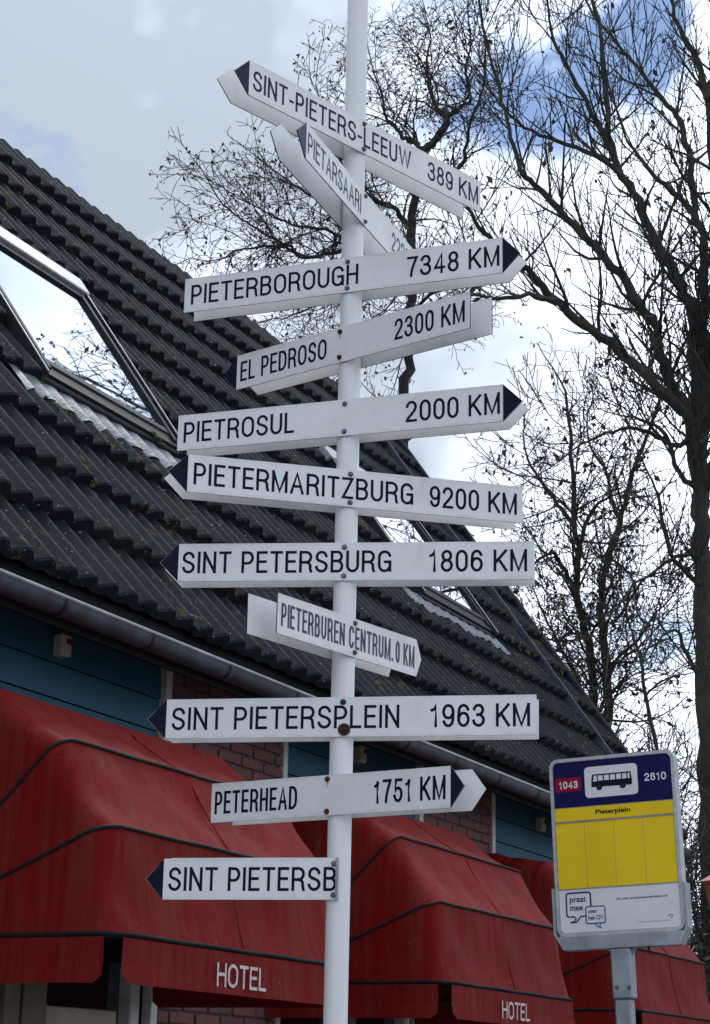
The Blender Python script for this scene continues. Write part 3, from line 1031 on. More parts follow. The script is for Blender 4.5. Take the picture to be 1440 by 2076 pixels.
    for sx in (-hw, hw):
        MB().box(sx - 0.02, sx + 0.02, -0.045, 0.002, -0.05, 0.05, bev=0.004).build('wall_bracket', M['ventalu'], t)
    return t
awning(5.87, 7.72, 'red HOTEL awning under the larger roof window, behind the cut-off SINT PIETERSB arm')
awning(8.80, 10.60, 'red HOTEL awning between the white pole and the bus stop sign')
awning(11.75, 13.55, 'red awning behind the bus stop sign post, farthest along the facade')
# ================================================================== SIGNPOST
PXY = (-0.0326, 7.25)
KP = 0.88
post = thing('signpost', 'white fingerpost with eleven white direction arms in front of the hotel', 'signpost', (PXY[0] * KP, PXY[1] * KP, 0))
pm_ = MB().lathe([(0.075, 0.0), (0.075, 0.02), (0.048, 0.03), (0.0387, 0.05), (0.0387, 1.0), (0.0387, 2.0), (0.0387, 4.0), (0.0387, 6.25), (0.036, 6.28), (0.02, 6.30)], 32)
pm_.build('pole', M['pole'], post, smooth=True)

def bolt_at(parent, x, y, z, mat, r=0.0075, washer=True):
    b = MB()
    # hexagon head on a round washer, axis along Y
    def ring(rr, yy, sides, off=0.0):
        return [(x + rr * math.cos(2 * math.pi * k / sides + off), yy, z + rr * math.sin(2 * math.pi * k / sides + off)) for k in range(sides)]
    for (rr, y0, y1, sd) in ((r * 1.45, y, y - 0.0025, 14), (r, y - 0.0025, y - 0.010, 6)):
        v = ring(rr, y0, sd) + ring(rr * 0.96, y1, sd)
        b.add(v, [(i, (i + 1) % sd, sd + (i + 1) % sd, sd + i) for i in range(sd)] + [tuple(range(sd, 2 * sd))])
    return b.build('bolt', mat, parent)

AH = 0.075
def arm(words, psi, zc, la, lb, tip, texts, tipmat='black', boltmat='bolt', bz=(0.057, -0.057), bx=0.0, back=(0.0, 0.0), ink='ink', lab=''):
    """la / lb: ends of the white plate left and right of the pole axis; tip: x of the arrow point"""
    YF, TH_ = -0.0465, 0.0045
    if tip < 0:
        full = [(tip, 0.0), (-la, -AH), (lb, -AH), (lb, AH), (-la, AH)]
        tri = [(tip + 0.0015, 0.0), (-la - 0.0005, -AH + 0.0008), (-la - 0.0005, AH - 0.0008)]
    else:
        full = [(tip, 0.0), (lb, AH), (-la, AH), (-la, -AH), (lb, -AH)]
        tri = [(tip - 0.0015, 0.0), (lb + 0.0005, AH - 0.0008), (lb + 0.0005, -AH + 0.0008)]
    m = MB().prism(full, YF - TH_, YF, 0, 1)
    a = m.build('direction_arm', M['plate_pair'], post, (0, 0, 1.6 + (zc - 1.6) * KP), (0, 0, math.radians(psi)))
    a.scale = (KP, KP, KP)
    a['label'] = 'direction arm reading ' + words + lab
    # arrowhead film on the plate
    MB().prism(tri, YF - TH_ - 0.0012, YF - TH_ - 0.0001).build('arrowhead', M[tipmat], a)
    # twin plate on the other side of the pole
    dz, dx = back
    bp = [(x + dx, z + dz) for x, z in full]
    MB().prism(bp, 0.0465, 0.0465 + TH_, 0, 1).build('back_plate', M['plate_pair'], a)
    for body, x0, x1 in texts:
        sign_text(body, x0, x1, -0.0435, 0.0435, YF - TH_, M[ink], a)
    for z in bz:
        bolt_at(a, bx, YF - TH_, z, M[boltmat])
    return a
arm('SINT-PIETERS-LEEUW 389 KM', 46.2, 5.359, .649, .744, -.725, [('SINT-PIETERS-LEEUW', -.627, .289), ('389 KM', .397, .727)], ink='inkmid', tipmat='inkmid')
arm('PIETARSAARI 2220 KM', 68.7, 5.043, .629, .735, -.717, [('PIETARSAARI', -.611, -.044), ('2220 KM', .319, .70)], back=(0, -0.022), ink='inkfade', tipmat='inkfade')
arm('PIETERBOROUGH 7348 KM', -20.4, 4.738, .716, .644, .717, [('PIETERBOROUGH', -.686, .047), ('7348 KM', .252, .632)])
a4 = arm('EL PEDROSO 2300 KM', -38.5, 4.444, .557, .617, -.63, [('EL PEDROSO', -.537, -.079), ('2300 KM', .26, .593)], boltmat='rust', bx=-0.012, bz=(0.055, -0.053), back=(0, 0.033))
arm('PIETROSUL 2000 KM', -19.1, 4.133, .710, .640, .717, [('PIETROSUL', -.684, -.209), ('2000 KM', .252, .628)])
arm('PIETERMARITZBURG 9200 KM', 14.2, 3.843, .637, .705, -.712, [('PIETERMARITZBURG', -.614, .254), ('9200 KM', .32, .68)])
arm('SINT PETERSBURG 1806 KM', -6.0, 3.549, .643, .726, -.716, [('SINT PETERSBURG', -.628, .182), ('1806 KM', .324, .698)])
arm('PIETERBUREN CENTRUM 0 KM', 53.5, 3.255, .472, .413, .448, [('PIETERBUREN CENTRUM.', -.45, .251), ('0 KM', .271, .401)], tipmat='plate', back=(0, -0.05), ink='inkfade', lab=' with a blunt white point')
a9 = arm('SINT PIETERSPLEIN 1963 KM', -10.1, 2.947, .669, .736, -.743, [('SINT PIETERSPLEIN', -.647, .226), ('1963 KM', .34, .712)], bz=(), lab=' with a large rusty washer')
bolt_at(a9, 0.012, -0.051, 0.056, M['rust'], 0.008)
w = MB()
sd = 24
def rg(r, y): return [(0.018 + r * math.cos(2 * math.pi * k / sd), y, -0.048 + r * math.sin(2 * math.pi * k / sd)) for k in range(sd)]
w.v = rg(0.0235, -0.051) + rg(0.0235, -0.055) + rg(0.017, -0.057) + rg(0.013, -0.0545) + rg(0.008, -0.0545) + rg(0.007, -0.062)
for i in range(5):
    w.f += [(i * sd + k, i * sd + (k + 1) % sd, (i + 1) * sd + (k + 1) % sd, (i + 1) * sd + k) for k in range(sd)]
w.f.append(tuple(5 * sd + k for k in range(sd)))
w.mi = [0] * len(w.f)
w.build('washer', M['rust'], a9, smooth=False)
a10 = arm('PETERHEAD 1751 KM', -31.5, 2.656, .550, .494, .551, [('PETERHEAD', -.534, -.158), ('1751 KM', .174, .474)], boltmat='rust', bx=-0.026, bz=(0.060, -0.060), back=(0, 0.035))
# the last arm is cut off at the pole and held by a strap
a11 = arm('SINT PIETERSB', -11.5, 2.348, .654, .004, -.722, [('SINT PIETERSB', -.634, .003)], boltmat='bolt', bx=-0.008, bz=(0.055, -0.058), back=(0.014, 0), lab=', cut off at the pole')
MB().box(0.0005, 0.008, -0.060, -0.038, -0.078, 0.078, bev=0.001).build('strap', M['galv'], a11)
# rust runs below the old bolts
for a_, x_, z_ in ((a4, -0.012, 0.041), (a4, -0.012, -0.066), (a10, -0.026, -0.068), (a10, -0.026, 0.047)):
    MB().prism([(x_ - 0.0045, z_ + 0.012), (x_ - 0.002, z_ - 0.016), (x_ + 0.001, z_ - 0.020), (x_ + 0.0035, z_ - 0.008), (x_ + 0.005, z_ + 0.012)], -0.0514, -0.0509).build('rust_run', M['ruststain'], a_)

# ================================================================== BUS STOP SIGN
BC = Vector((1.0342, 7.5262, 2.537))
BPSI, BROLL = -0.4232, 0.0421
brot = Euler((0, -BROLL, BPSI))
bup = brot.to_matrix() @ Vector((0, 0, 1))
LBUS = BC.z / bup.z
base = BC - bup * LBUS
bus = thing('bus_stop_sign', 'blue and yellow bus stop sign on a grey steel post beside the signpost', 'bus stop sign', base, brot)
def rrect(x0, x1, z0, z1, r, seg=6, corners=(1, 1, 1, 1)):
    """counter-clockwise from bottom left; corners: bl, br, tr, tl"""
    pts = []
    for (cx, cz, a0, on, px, pz) in ((x0 + r, z0 + r, 180, corners[0], x0, z0), (x1 - r, z0 + r, 270, corners[1], x1, z0),
                                     (x1 - r, z1 - r, 0, corners[2], x1, z1), (x0 + r, z1 - r, 90, corners[3], x0, z1)):
        if not on:
            pts.append((px, pz)); continue
        for i in range(seg + 1):
            a = math.radians(a0 + 90 * i / seg)
            pts.append((cx + r * math.cos(a), cz + r * math.sin(a)))
    return pts
Z = LBUS
HW, HH = 0.25, 0.3414
YB = -0.030
# frame: rounded box with a raised rim
outer = rrect(-HW, HW, -HH, HH, 0.034)
inner = rrect(-HW + 0.013, HW - 0.013, -HH + 0.013, HH - 0.013, 0.024)
fm = MB()
nO = len(outer)
fm.v = [(x, YB, z) for x, z in outer] + [(x, YB, z) for x, z in inner] + [(x, YB + 0.006, z) for x, z in inner] + [(x, 0.030, z) for x, z in outer]
for i in range(nO):
    j = (i + 1) % nO
    fm.f += [(i, j, nO + j, nO + i), (nO + i, nO + j, 2 * nO + j, 2 * nO + i), (j, i, 3 * nO + i, 3 * nO + j)]
fm.f += [tuple(2 * nO + i for i in range(nO)), tuple(3 * nO + i for i in reversed(range(nO)))]
fm.mi = [0] * len(fm.f)
fm.build('sign_frame', M['frame'], bus, (0, 0, Z))
Y1 = YB + 0.0055
def pan(name, poly, mat, y0, y1=None, parent=None):
    y1 = Y1 + 0.0005 if y1 is None else y1
    if parent is None:
        return MB().prism(poly, y0, y1).build(name, mat, bus, (0, 0, Z))
    return MB().prism(poly, y0, y1).build(name, mat, parent)
IX, IZ = HW - 0.0145, HH - 0.0145
head = pan('header_panel', rrect(-IX, IX, 0.150, IZ, 0.022, corners=(0, 0, 1, 1)), M['blue'], Y1 - 0.002)
name_p = pan('name_panel', rrect(-IX, IX, 0.0975, 0.1480, 0.004, corners=(0, 0, 0, 0)), M['yellow'], Y1 - 0.002)
pan('rail', [(-IX, 0.0895), (IX, 0.0895), (IX, 0.0965), (-IX, 0.0965)], M['greyline'], Y1 - 0.0035)
pan('rail', [(-IX, 0.1483), (IX, 0.1483), (IX, 0.1500), (-IX, 0.1500)], M['greyline'], Y1 - 0.0030)
pan('rail', [(-IX, -0.1655), (IX, -0.1655), (IX, -0.1610), (-IX, -0.1610)], M['greyline'], Y1 - 0.0035)
xs = [-IX, -0.120, -0.004, 0.113, IX]
for i in range(4):
    pan('timetable_panel', [(xs[i] + 0.0009, -0.1605), (xs[i + 1] - 0.0009, -0.1605), (xs[i + 1] - 0.0009, 0.0890), (xs[i] + 0.0009, 0.0890)], M['yellow'], Y1 - 0.002)
foot = pan('footer_panel', rrect(-IX, IX, -IZ, -0.166, 0.022, corners=(1, 1, 0, 0)), M['panelwhite'], Y1 - 0.002)
# header contents
yh = Y1 - 0.002
pan('route_badge', [(-0.227, 0.212), (-0.124, 0.212), (-0.124, 0.266), (-0.227, 0.266)], M['redbox'], yh - 0.0008, yh - 0.0001, head)
sign_text('1043', -0.214, -0.137, 0.2235, 0.2525, yh - 0.0008, M['panelwhite'], head, sw=0.17)
sign_text('2610', 0.130, 0.215, 0.2275, 0.2575, yh, M['panelwhite'], head, sw=0.16)
pan('pictogram_field', rrect(-0.109, 0.103, 0.181, 0.301, 0.016), M['panelwhite'], yh - 0.0008, yh - 0.0001, head)
yb = yh - 0.0009
pan('bus_pictogram', [(-0.083, 0.2215), (0.079, 0.2195), (0.081, 0.236), (0.0765, 0.2705), (-0.077, 0.2705), (-0.0815, 0.250)], M['ink'], yb - 0.0006, yb, head)
wx = [-0.0755, -0.0570, -0.0325, -0.0085, 0.0160, 0.0405, 0.0620, 0.0745]
for i in range(7):
    x0, x1 = wx[i] + 0.0025, wx[i + 1] - 0.0025
    poly = [(x0, 0.2445), (x1, 0.2445), (x1, 0.2645), (x0, 0.2645)]
    if i == 0:
        poly = [(x0 - 0.002, 0.2425), (x1, 0.2425), (x1, 0.2650), (x0 + 0.003, 0.2650)]
    pan('bus_window', poly, M['panelwhite'], yb - 0.0012, yb - 0.0005, head)
for cx in (-0.051, 0.043):
    pan('bus_wheel', [(cx + 0.0125 * math.cos(2 * math.pi * k / 20), 0.2195 + 0.0125 * math.sin(2 * math.pi * k / 20)) for k in range(20)], M['ink'], yb - 0.0012, yb - 0.0005, head)
    pan('bus_wheel_ring', [(cx + 0.0085 * math.cos(2 * math.pi * k / 16), 0.2195 + 0.0085 * math.sin(2 * math.pi * k / 16)) for k in range(16)], M['edge'], yb - 0.0016, yb - 0.0011, head)
text_part('Pieterplein', -0.072, 0.066, 0.1105, 0.1345, yh, M['ink'], name_p, bold=0.028)
# footer contents: two outlined speech balloons and small print
def outline(path, w, mat, closed=True):
    m = MB()
    n = len(path)
    L, R_ = [], []
    for i in range(n):
        a = Vector(path[i - 1] if (closed or i > 0) else path[i]); b = Vector(path[i]); c = Vector(path[(i + 1) % n] if (closed or i < n - 1) else path[i])
        d = (c - a).normalized()
        nn = Vector((-d.y, d.x))
        L.append(b + nn * w / 2); R_.append(b - nn * w / 2)
    v = [(p.x, yh - 0.0008, p.y) for p in L] + [(p.x, yh - 0.0008, p.y) for p in R_]
    rng = n if closed else n - 1
    m.add(v, [(i, (i + 1) % n, n + (i + 1) % n, n + i) for i in range(rng)])
    return m.build('speech_balloon', mat, foot)
b1 = rrect(-0.208, -0.111, -0.268, -0.178, 0.010)
outline(b1[7:] + b1[:7], 0.0065, M['inkblue'], False)
outline([(-0.196, -0.267), (-0.178, -0.268), (-0.172, -0.275), (-0.180, -0.286), (-0.196, -0.288)], 0.006, M['inkblue'], False)
outline([(-0.196, -0.288), (-0.172, -0.289), (-0.160, -0.277), (-0.154, -0.268), (-0.135, -0.267)], 0.006, M['inkblue'], False)
pan('balloon_field', rrect(-0.132, -0.057, -0.296, -0.233, 0.006), M['panelwhite'], yh - 0.0014, yh - 0.0009, foot)
def outline2(path, w, mat):
    o_ = outline(path, w, mat, True)
    for v in o_.data.vertices:
        v.co.y -= 0.0008
    return o_
outline2(rrect(-0.132, -0.057, -0.296, -0.233, 0.007), 0.0050, M['cyan'])
o_ = outline([(-0.098, -0.297), (-0.090, -0.308), (-0.072, -0.316), (-0.080, -0.306), (-0.076, -0.297)], 0.0042, M['cyan'], False)
text_part('praat', -0.194, -0.129, -0.2205, -0.1935, yh, M['inkblue'], foot, bold=0.022)
text_part('mee', -0.194, -0.143, -0.2455, -0.2290, yh, M['inkblue'], foot, bold=0.022)
text_part('over', -0.123, -0.086, -0.2580, -0.2465, yh - 0.0014, M['inkblue'], foot, bold=0.022)
text_part('het OV', -0.123, -0.063, -0.2830, -0.2660, yh - 0.0014, M['inkblue'], foot, bold=0.022)
text_part('Ga naar praatmeeoverhetov.nl', -0.010, 0.189, -0.2165, -0.2050, yh, M['inkblue'], foot, bold=0.022)
text_part('OV-bureau', 0.074, 0.118, -0.3040, -0.2990, yh, M['inkblue'], foot)
text_part('Groningen Drenthe', 0.121, 0.192, -0.3045, -0.2985, yh, M['cyan'], foot)
outline([(0.187, -0.286), (0.195, -0.281), (0.205, -0.281), (0.203, -0.287), (0.198, -0.293)], 0.0028, M['inkblue'], False)
# steel cradle: base trough, side cheeks, sleeve, post
br = MB()
br.prism([(-0.226, -0.392), (0.229, -0.392), (0.262, -0.330), (0.262, -0.1635), (0.2515, -0.1635), (0.2515, -0.3420), (-0.2515, -0.3420), (-0.2515, -0.1580), (-0.262, -0.1580), (-0.262, -0.330)], YB - 0.006, 0.040)
br.build('cradle', M['galv'], bus, (0, 0, Z))
MB().box(-0.044, 0.034, -0.036, 0.034, -0.580, -0.393, bev=0.006).build('sleeve', M['galv'], bus, (0, 0, Z))
MB().prism([(-0.060, -0.3925), (-0.044, -0.420), (0.034, -0.420), (0.052, -0.3925)], -0.005, 0.005).build('gusset', M['galv'], bus, (0, 0, Z))
MB().box(-0.040, 0.024, -0.030, 0.028, -LBUS - 0.01, -0.579, bev=0.006).build('post', M['galv'], bus, (0, 0, Z))
for (bx_, bz_) in ((-0.024, -0.537), (0.022, -0.540)):
    bb = bolt_at(bus, bx_, -0.0355, bz_ + Z, M['bolt'], 0.006)
MB().tube([(Vector((0.098, 0.0, Z - 0.390)), 0.006), (Vector((0.098, 0.0, Z - 0.408)), 0.005), (Vector((0.100, 0.0, Z - 0.412)), 0.008)], 8).build('drain_screw', M['rust'], bus)

# ================================================================== LANTERN at the edge of the square
lan = thing('street_lantern', 'copper coloured six sided street lantern on a dark post beside the hedge', 'street lamp', (1.985, 10.31, 0))
MB().lathe([(0.09, 0.0), (0.09, 0.25), (0.05, 0.32), (0.04, 0.9), (0.035, 2.3), (0.05, 2.36), (0.03, 2.40)], 16).build('post', M['darkwood'], lan, smooth=True)
MB().lathe([(0.045, 2.395), (0.060, 2.40), (0.115, 2.665), (0.120, 2.680)], 6).build('lantern_body', M['copper'], lan)
MB().lathe([(0.140, 2.690), (0.142, 2.698), (0.080, 2.735), (0.045, 2.80), (0.030, 2.83), (0.012, 2.87)], 6).build('lantern_roof', M['copper'], lan)
MB().lathe([(0.122, 2.6805), (0.139, 2.6895)], 6).build('rim', M['copper'], lan)

# ================================================================== TREES
class Tree:
    def __init__(self, seed):
        self.r = random.Random(seed); self.thin = 0.8
        self.trunk = MB(); self.crown = MB(); self.leaf = MB(); self.tips = []
    def jitter_limb(self, pts, sub=4, amp=0.25):
        """smooth the given limb and give it small crooks"""
        P = [Vector(p[:3]) for p in pts]; R_ = [p[3] for p in pts]
        out = []
        n = len(P)
        for i in range(n - 1):
            p0, p1, p2, p3 = P[max(i - 1, 0)], P[i], P[i + 1], P[min(i + 2, n - 1)]
            for k in range(sub):
                t = k / sub
                q = 0.5 * ((2 * p1) + (p2 - p0) * t + (2 * p0 - 5 * p1 + 4 * p2 - p3) * t * t + (3 * p1 - p0 - 3 * p2 + p3) * t ** 3)
                r = R_[i] + (R_[i + 1] - R_[i]) * t
                if k or i:
                    q += Vector([self.r.gauss(0, 1) for _ in range(3)]) * min(0.02, r * amp)
                out.append((q, r * self.r.uniform(0.94, 1.08) * self.thin))
        out.append((P[-1], R_[-1] * self.thin))
        return out
    def grow(self, p, d, L, r, lvl, st):
        rr = self.r
        n = max(3, int(L / st['seg'][lvl]))
        pts = [(p.copy(), r)]
        q = p.copy(); d = d.normalized()
        for i in range(n):
            w = Vector([rr.gauss(0, 1) for _ in range(3)]) * st['wander'][lvl]
            d = (d + w + Vector((0, 0, st['up'][lvl]))).normalized()
            q = q + d * (L / n)
            t = (i + 1) / n
            pts.append((q.copy(), max(st['tip'], r * (1 - t) + st['tip'] * t)))
        self.crown.tube(pts, 5 if lvl == 0 else 3, caps=False)
        if lvl >= st['levels'] - 1 or rr.random() < 0.0:
            self.tips.append((q.copy(), d.copy()))
        if lvl < st['levels'] - 1:
            acc = st['gap'][lvl] * rr.uniform(0.3, 1.0)
            seglen = L / n
            side = rr.uniform(0, 6.28)
            for i in range(1, n + 1):
                acc -= seglen
                while acc <= 0:
                    acc += st['gap'][lvl] * rr.uniform(0.6, 1.4)
                    t = i / n
                    a, b = pts[i - 1][0], pts[i][0]
                    pp = a.lerp(b, rr.random())
                    dd = (b - a).normalized()
                    side += 2.4 + rr.uniform(-0.6, 0.6)
                    o = dd.orthogonal().normalized()
                    o = Matrix.Rotation(side, 3, dd) @ o
                    ang = math.radians(rr.uniform(*st['angle'][lvl]))
                    nd = dd * math.cos(ang) + o * math.sin(ang)
                    l2 = L * rr.uniform(*st['ratio'][lvl]) * (1.15 - 0.6 * t)
                    self.grow(pp, nd, max(0.10, l2), max(st['tip'], pts[i][1] * rr.uniform(0.5, 0.75)), lvl + 1, st)
        return pts
    def limb(self, pts, st, t0=0.12, gap=0.3, lmin=0.7, lmax=2.0, rfrac=0.45, sub=4, sides=10):
        j = self.jitter_limb(pts, sub)
        self.trunk.tube(j, sides)
        rr = self.r
        tot = sum((j[i + 1][0] - j[i][0]).length for i in range(len(j) - 1))
        run = 0.0; acc = tot * t0; side = rr.uniform(0, 6.28)
        for i in range(len(j) - 1):
            seg = (j[i + 1][0] - j[i][0]); sl = seg.length
            run += sl; acc -= sl
            while acc <= 0:
                acc += gap * rr.uniform(0.5, 1.5)
                dd = seg.normalized()
                side += 2.3 + rr.uniform(-0.8, 0.8)
                o = Matrix.Rotation(side, 3, dd) @ dd.orthogonal().normalized()
                if o.z < -0.3 and st.get('noDown'):
                    o.z *= -0.6; o.normalize()
                ang = math.radians(rr.uniform(30, 70))
                nd = dd * math.cos(ang) + o * math.sin(ang)
                t = run / tot
                L = rr.uniform(lmin, lmax) * (1.1 - 0.45 * t)
                self.grow(j[i][0].lerp(j[i + 1][0], rr.random()), nd, L, min(st['r0'], j[i][1] * rfrac), 0, st)
        # leader carries on as twigs
        d = (j[-1][0] - j[-2][0])
        self.grow(j[-1][0], d, rr.uniform(lmin, lmax) * 0.8, j[-1][1], 0, st)
    def leaves(self, prob, size, nmin=1, nmax=3, droop=0.6):
        rr = self.r
        for (p, d) in self.tips:
            if rr.random() > prob:
                continue
            for _ in range(rr.randint(nmin, nmax)):
                c = p + Vector([rr.gauss(0, 1) for _ in range(3)]) * size * 0.6
                a = (Vector([rr.gauss(0, 1) for _ in range(3)]) + Vector((0, 0, -droop * 2))).normalized()
                b = a.orthogonal().normalized()
                b = Matrix.Rotation(rr.uniform(0, 6.28), 3, a) @ b
                s = size * rr.uniform(0.6, 1.3)
                cc = a.cross(b) * s * 0.12
                self.leaf.add([c, c + a * s * 0.5 + b * s * 0.26 + cc, c + a * s, c + a * s * 0.5 - b * s * 0.26 + cc], [(0, 1, 2), (0, 2, 3)])
    def finish(self, name, label, base, bark, twig, leafmat=None, leafname='dry_leaves'):
        t = thing(name, label, 'tree', base)
        bv = Vector(base)
        for m, nm, mt, sm in ((self.trunk, 'trunk', bark, True), (self.crown, 'crown', twig, True), (self.leaf, leafname, leafmat, False)):
            if m.v:
                m.v = [tuple(Vector(v) - bv) for v in m.v]
                o = m.build(nm, mt, t, smooth=sm)
        return t

LIMBS_A = [
 [(0.58,23.99,9.02,0.134),(0.60,23.99,10.37,0.129),(0.66,23.99,11.07,0.125),(0.70,23.99,11.77,0.121),(0.68,23.99,12.63,0.117),(0.70,23.99,13.21,0.112),(0.77,23.99,13.57,0.108),(0.87,23.98,13.91,0.104),(1.00,23.98,14.09,0.100),(1.13,23.97,14.26,0.095),(1.15,23.97,14.42,0.091)],
 [(1.15,23.97,14.42,0.073),(1.26,23.85,14.46,0.063),(1.42,23.72,14.50,0.053),(1.43,23.61,14.65,0.043),(1.37,23.49,14.88,0.034),(1.43,23.37,15.19,0.024),(1.39,23.26,15.57,0.015)],
 [(1.15,23.97,14.42,0.073),(1.04,24.11,14.60,0.064),(0.97,24.25,14.78,0.054),(0.90,24.38,15.20,0.045),(0.88,24.52,15.54,0.035),(0.93,24.65,15.99,0.025),(0.86,24.79,16.55,0.016)],
 [(0.87,23.98,13.91,0.073),(0.69,24.13,14.09,0.065),(0.55,24.28,14.28,0.056),(0.40,24.43,14.54,0.048),(0.31,24.57,14.72,0.039),(0.26,24.71,15.12,0.030),(0.15,24.86,15.54,0.022),(0.04,25.00,16.10,0.013)],
 [(0.70,23.99,13.21,0.073),(0.97,23.81,13.31,0.064),(1.29,23.62,13.48,0.056),(1.38,23.45,13.64,0.047),(1.41,23.27,13.95,0.039),(1.55,23.09,14.26,0.031),(1.60,22.92,14.71,0.022),(1.55,22.75,15.19,0.014)],
 [(0.68,23.99,12.70,0.073),(0.46,23.75,12.92,0.062),(0.14,23.50,12.96,0.052),(-0.12,23.25,13.04,0.041),(-0.36,23.00,13.41,0.031),(-0.52,22.74,13.77,0.021),(-0.62,22.49,14.06,0.011)],
 [(0.68,23.99,12.34,0.073),(0.38,23.80,12.46,0.067),(-0.01,23.60,12.29,0.060),(-0.35,23.40,12.11,0.054),(-0.58,23.19,11.95,0.048),(-0.80,22.99,11.87,0.042),(-0.94,22.78,11.89,0.036),(-1.19,22.57,11.80,0.031),(-1.53,22.35,11.64,0.025),(-1.68,22.14,11.44,0.019),(-1.87,21.92,11.29,0.014)],
 [(-0.34,22.80,11.84,0.046),(-0.34,22.66,12.04,0.041),(-0.57,22.53,12.05,0.035),(-0.79,22.39,12.01,0.030),(-1.06,22.24,12.05,0.024),(-1.30,22.09,12.11,0.019),(-1.54,21.95,12.17,0.014)],
 [(-0.78,22.39,11.60,0.040),(-0.86,22.27,11.67,0.036),(-1.01,22.15,11.68,0.032),(-1.25,22.02,11.76,0.028),(-1.39,21.90,11.81,0.025),(-1.58,21.77,11.89,0.021),(-1.76,21.64,12.02,0.017),(-1.85,21.52,12.15,0.014)],
 [(0.38,23.50,12.32,0.054),(0.05,23.42,12.63,0.046),(-0.28,23.33,12.72,0.039),(-0.60,23.24,12.82,0.032),(-0.93,23.15,12.97,0.025),(-1.19,23.05,13.13,0.019),(-1.44,22.95,13.29,0.012)],
 [(0.70,23.99,11.77,0.067),(0.40,24.20,11.99,0.057),(0.07,24.40,12.00,0.047),(-0.26,24.60,12.01,0.037),(-0.60,24.79,11.93,0.026),(-0.94,24.98,11.86,0.016)],
 [(0.69,23.99,11.49,0.055),(0.91,23.65,11.63,0.041),(1.22,23.30,11.63,0.028),(1.45,22.95,11.62,0.015)],
 [(0.66,23.99,10.93,0.055),(0.34,23.80,10.98,0.041),(0.02,23.60,10.97,0.028),(-0.30,23.40,10.81,0.015)]]
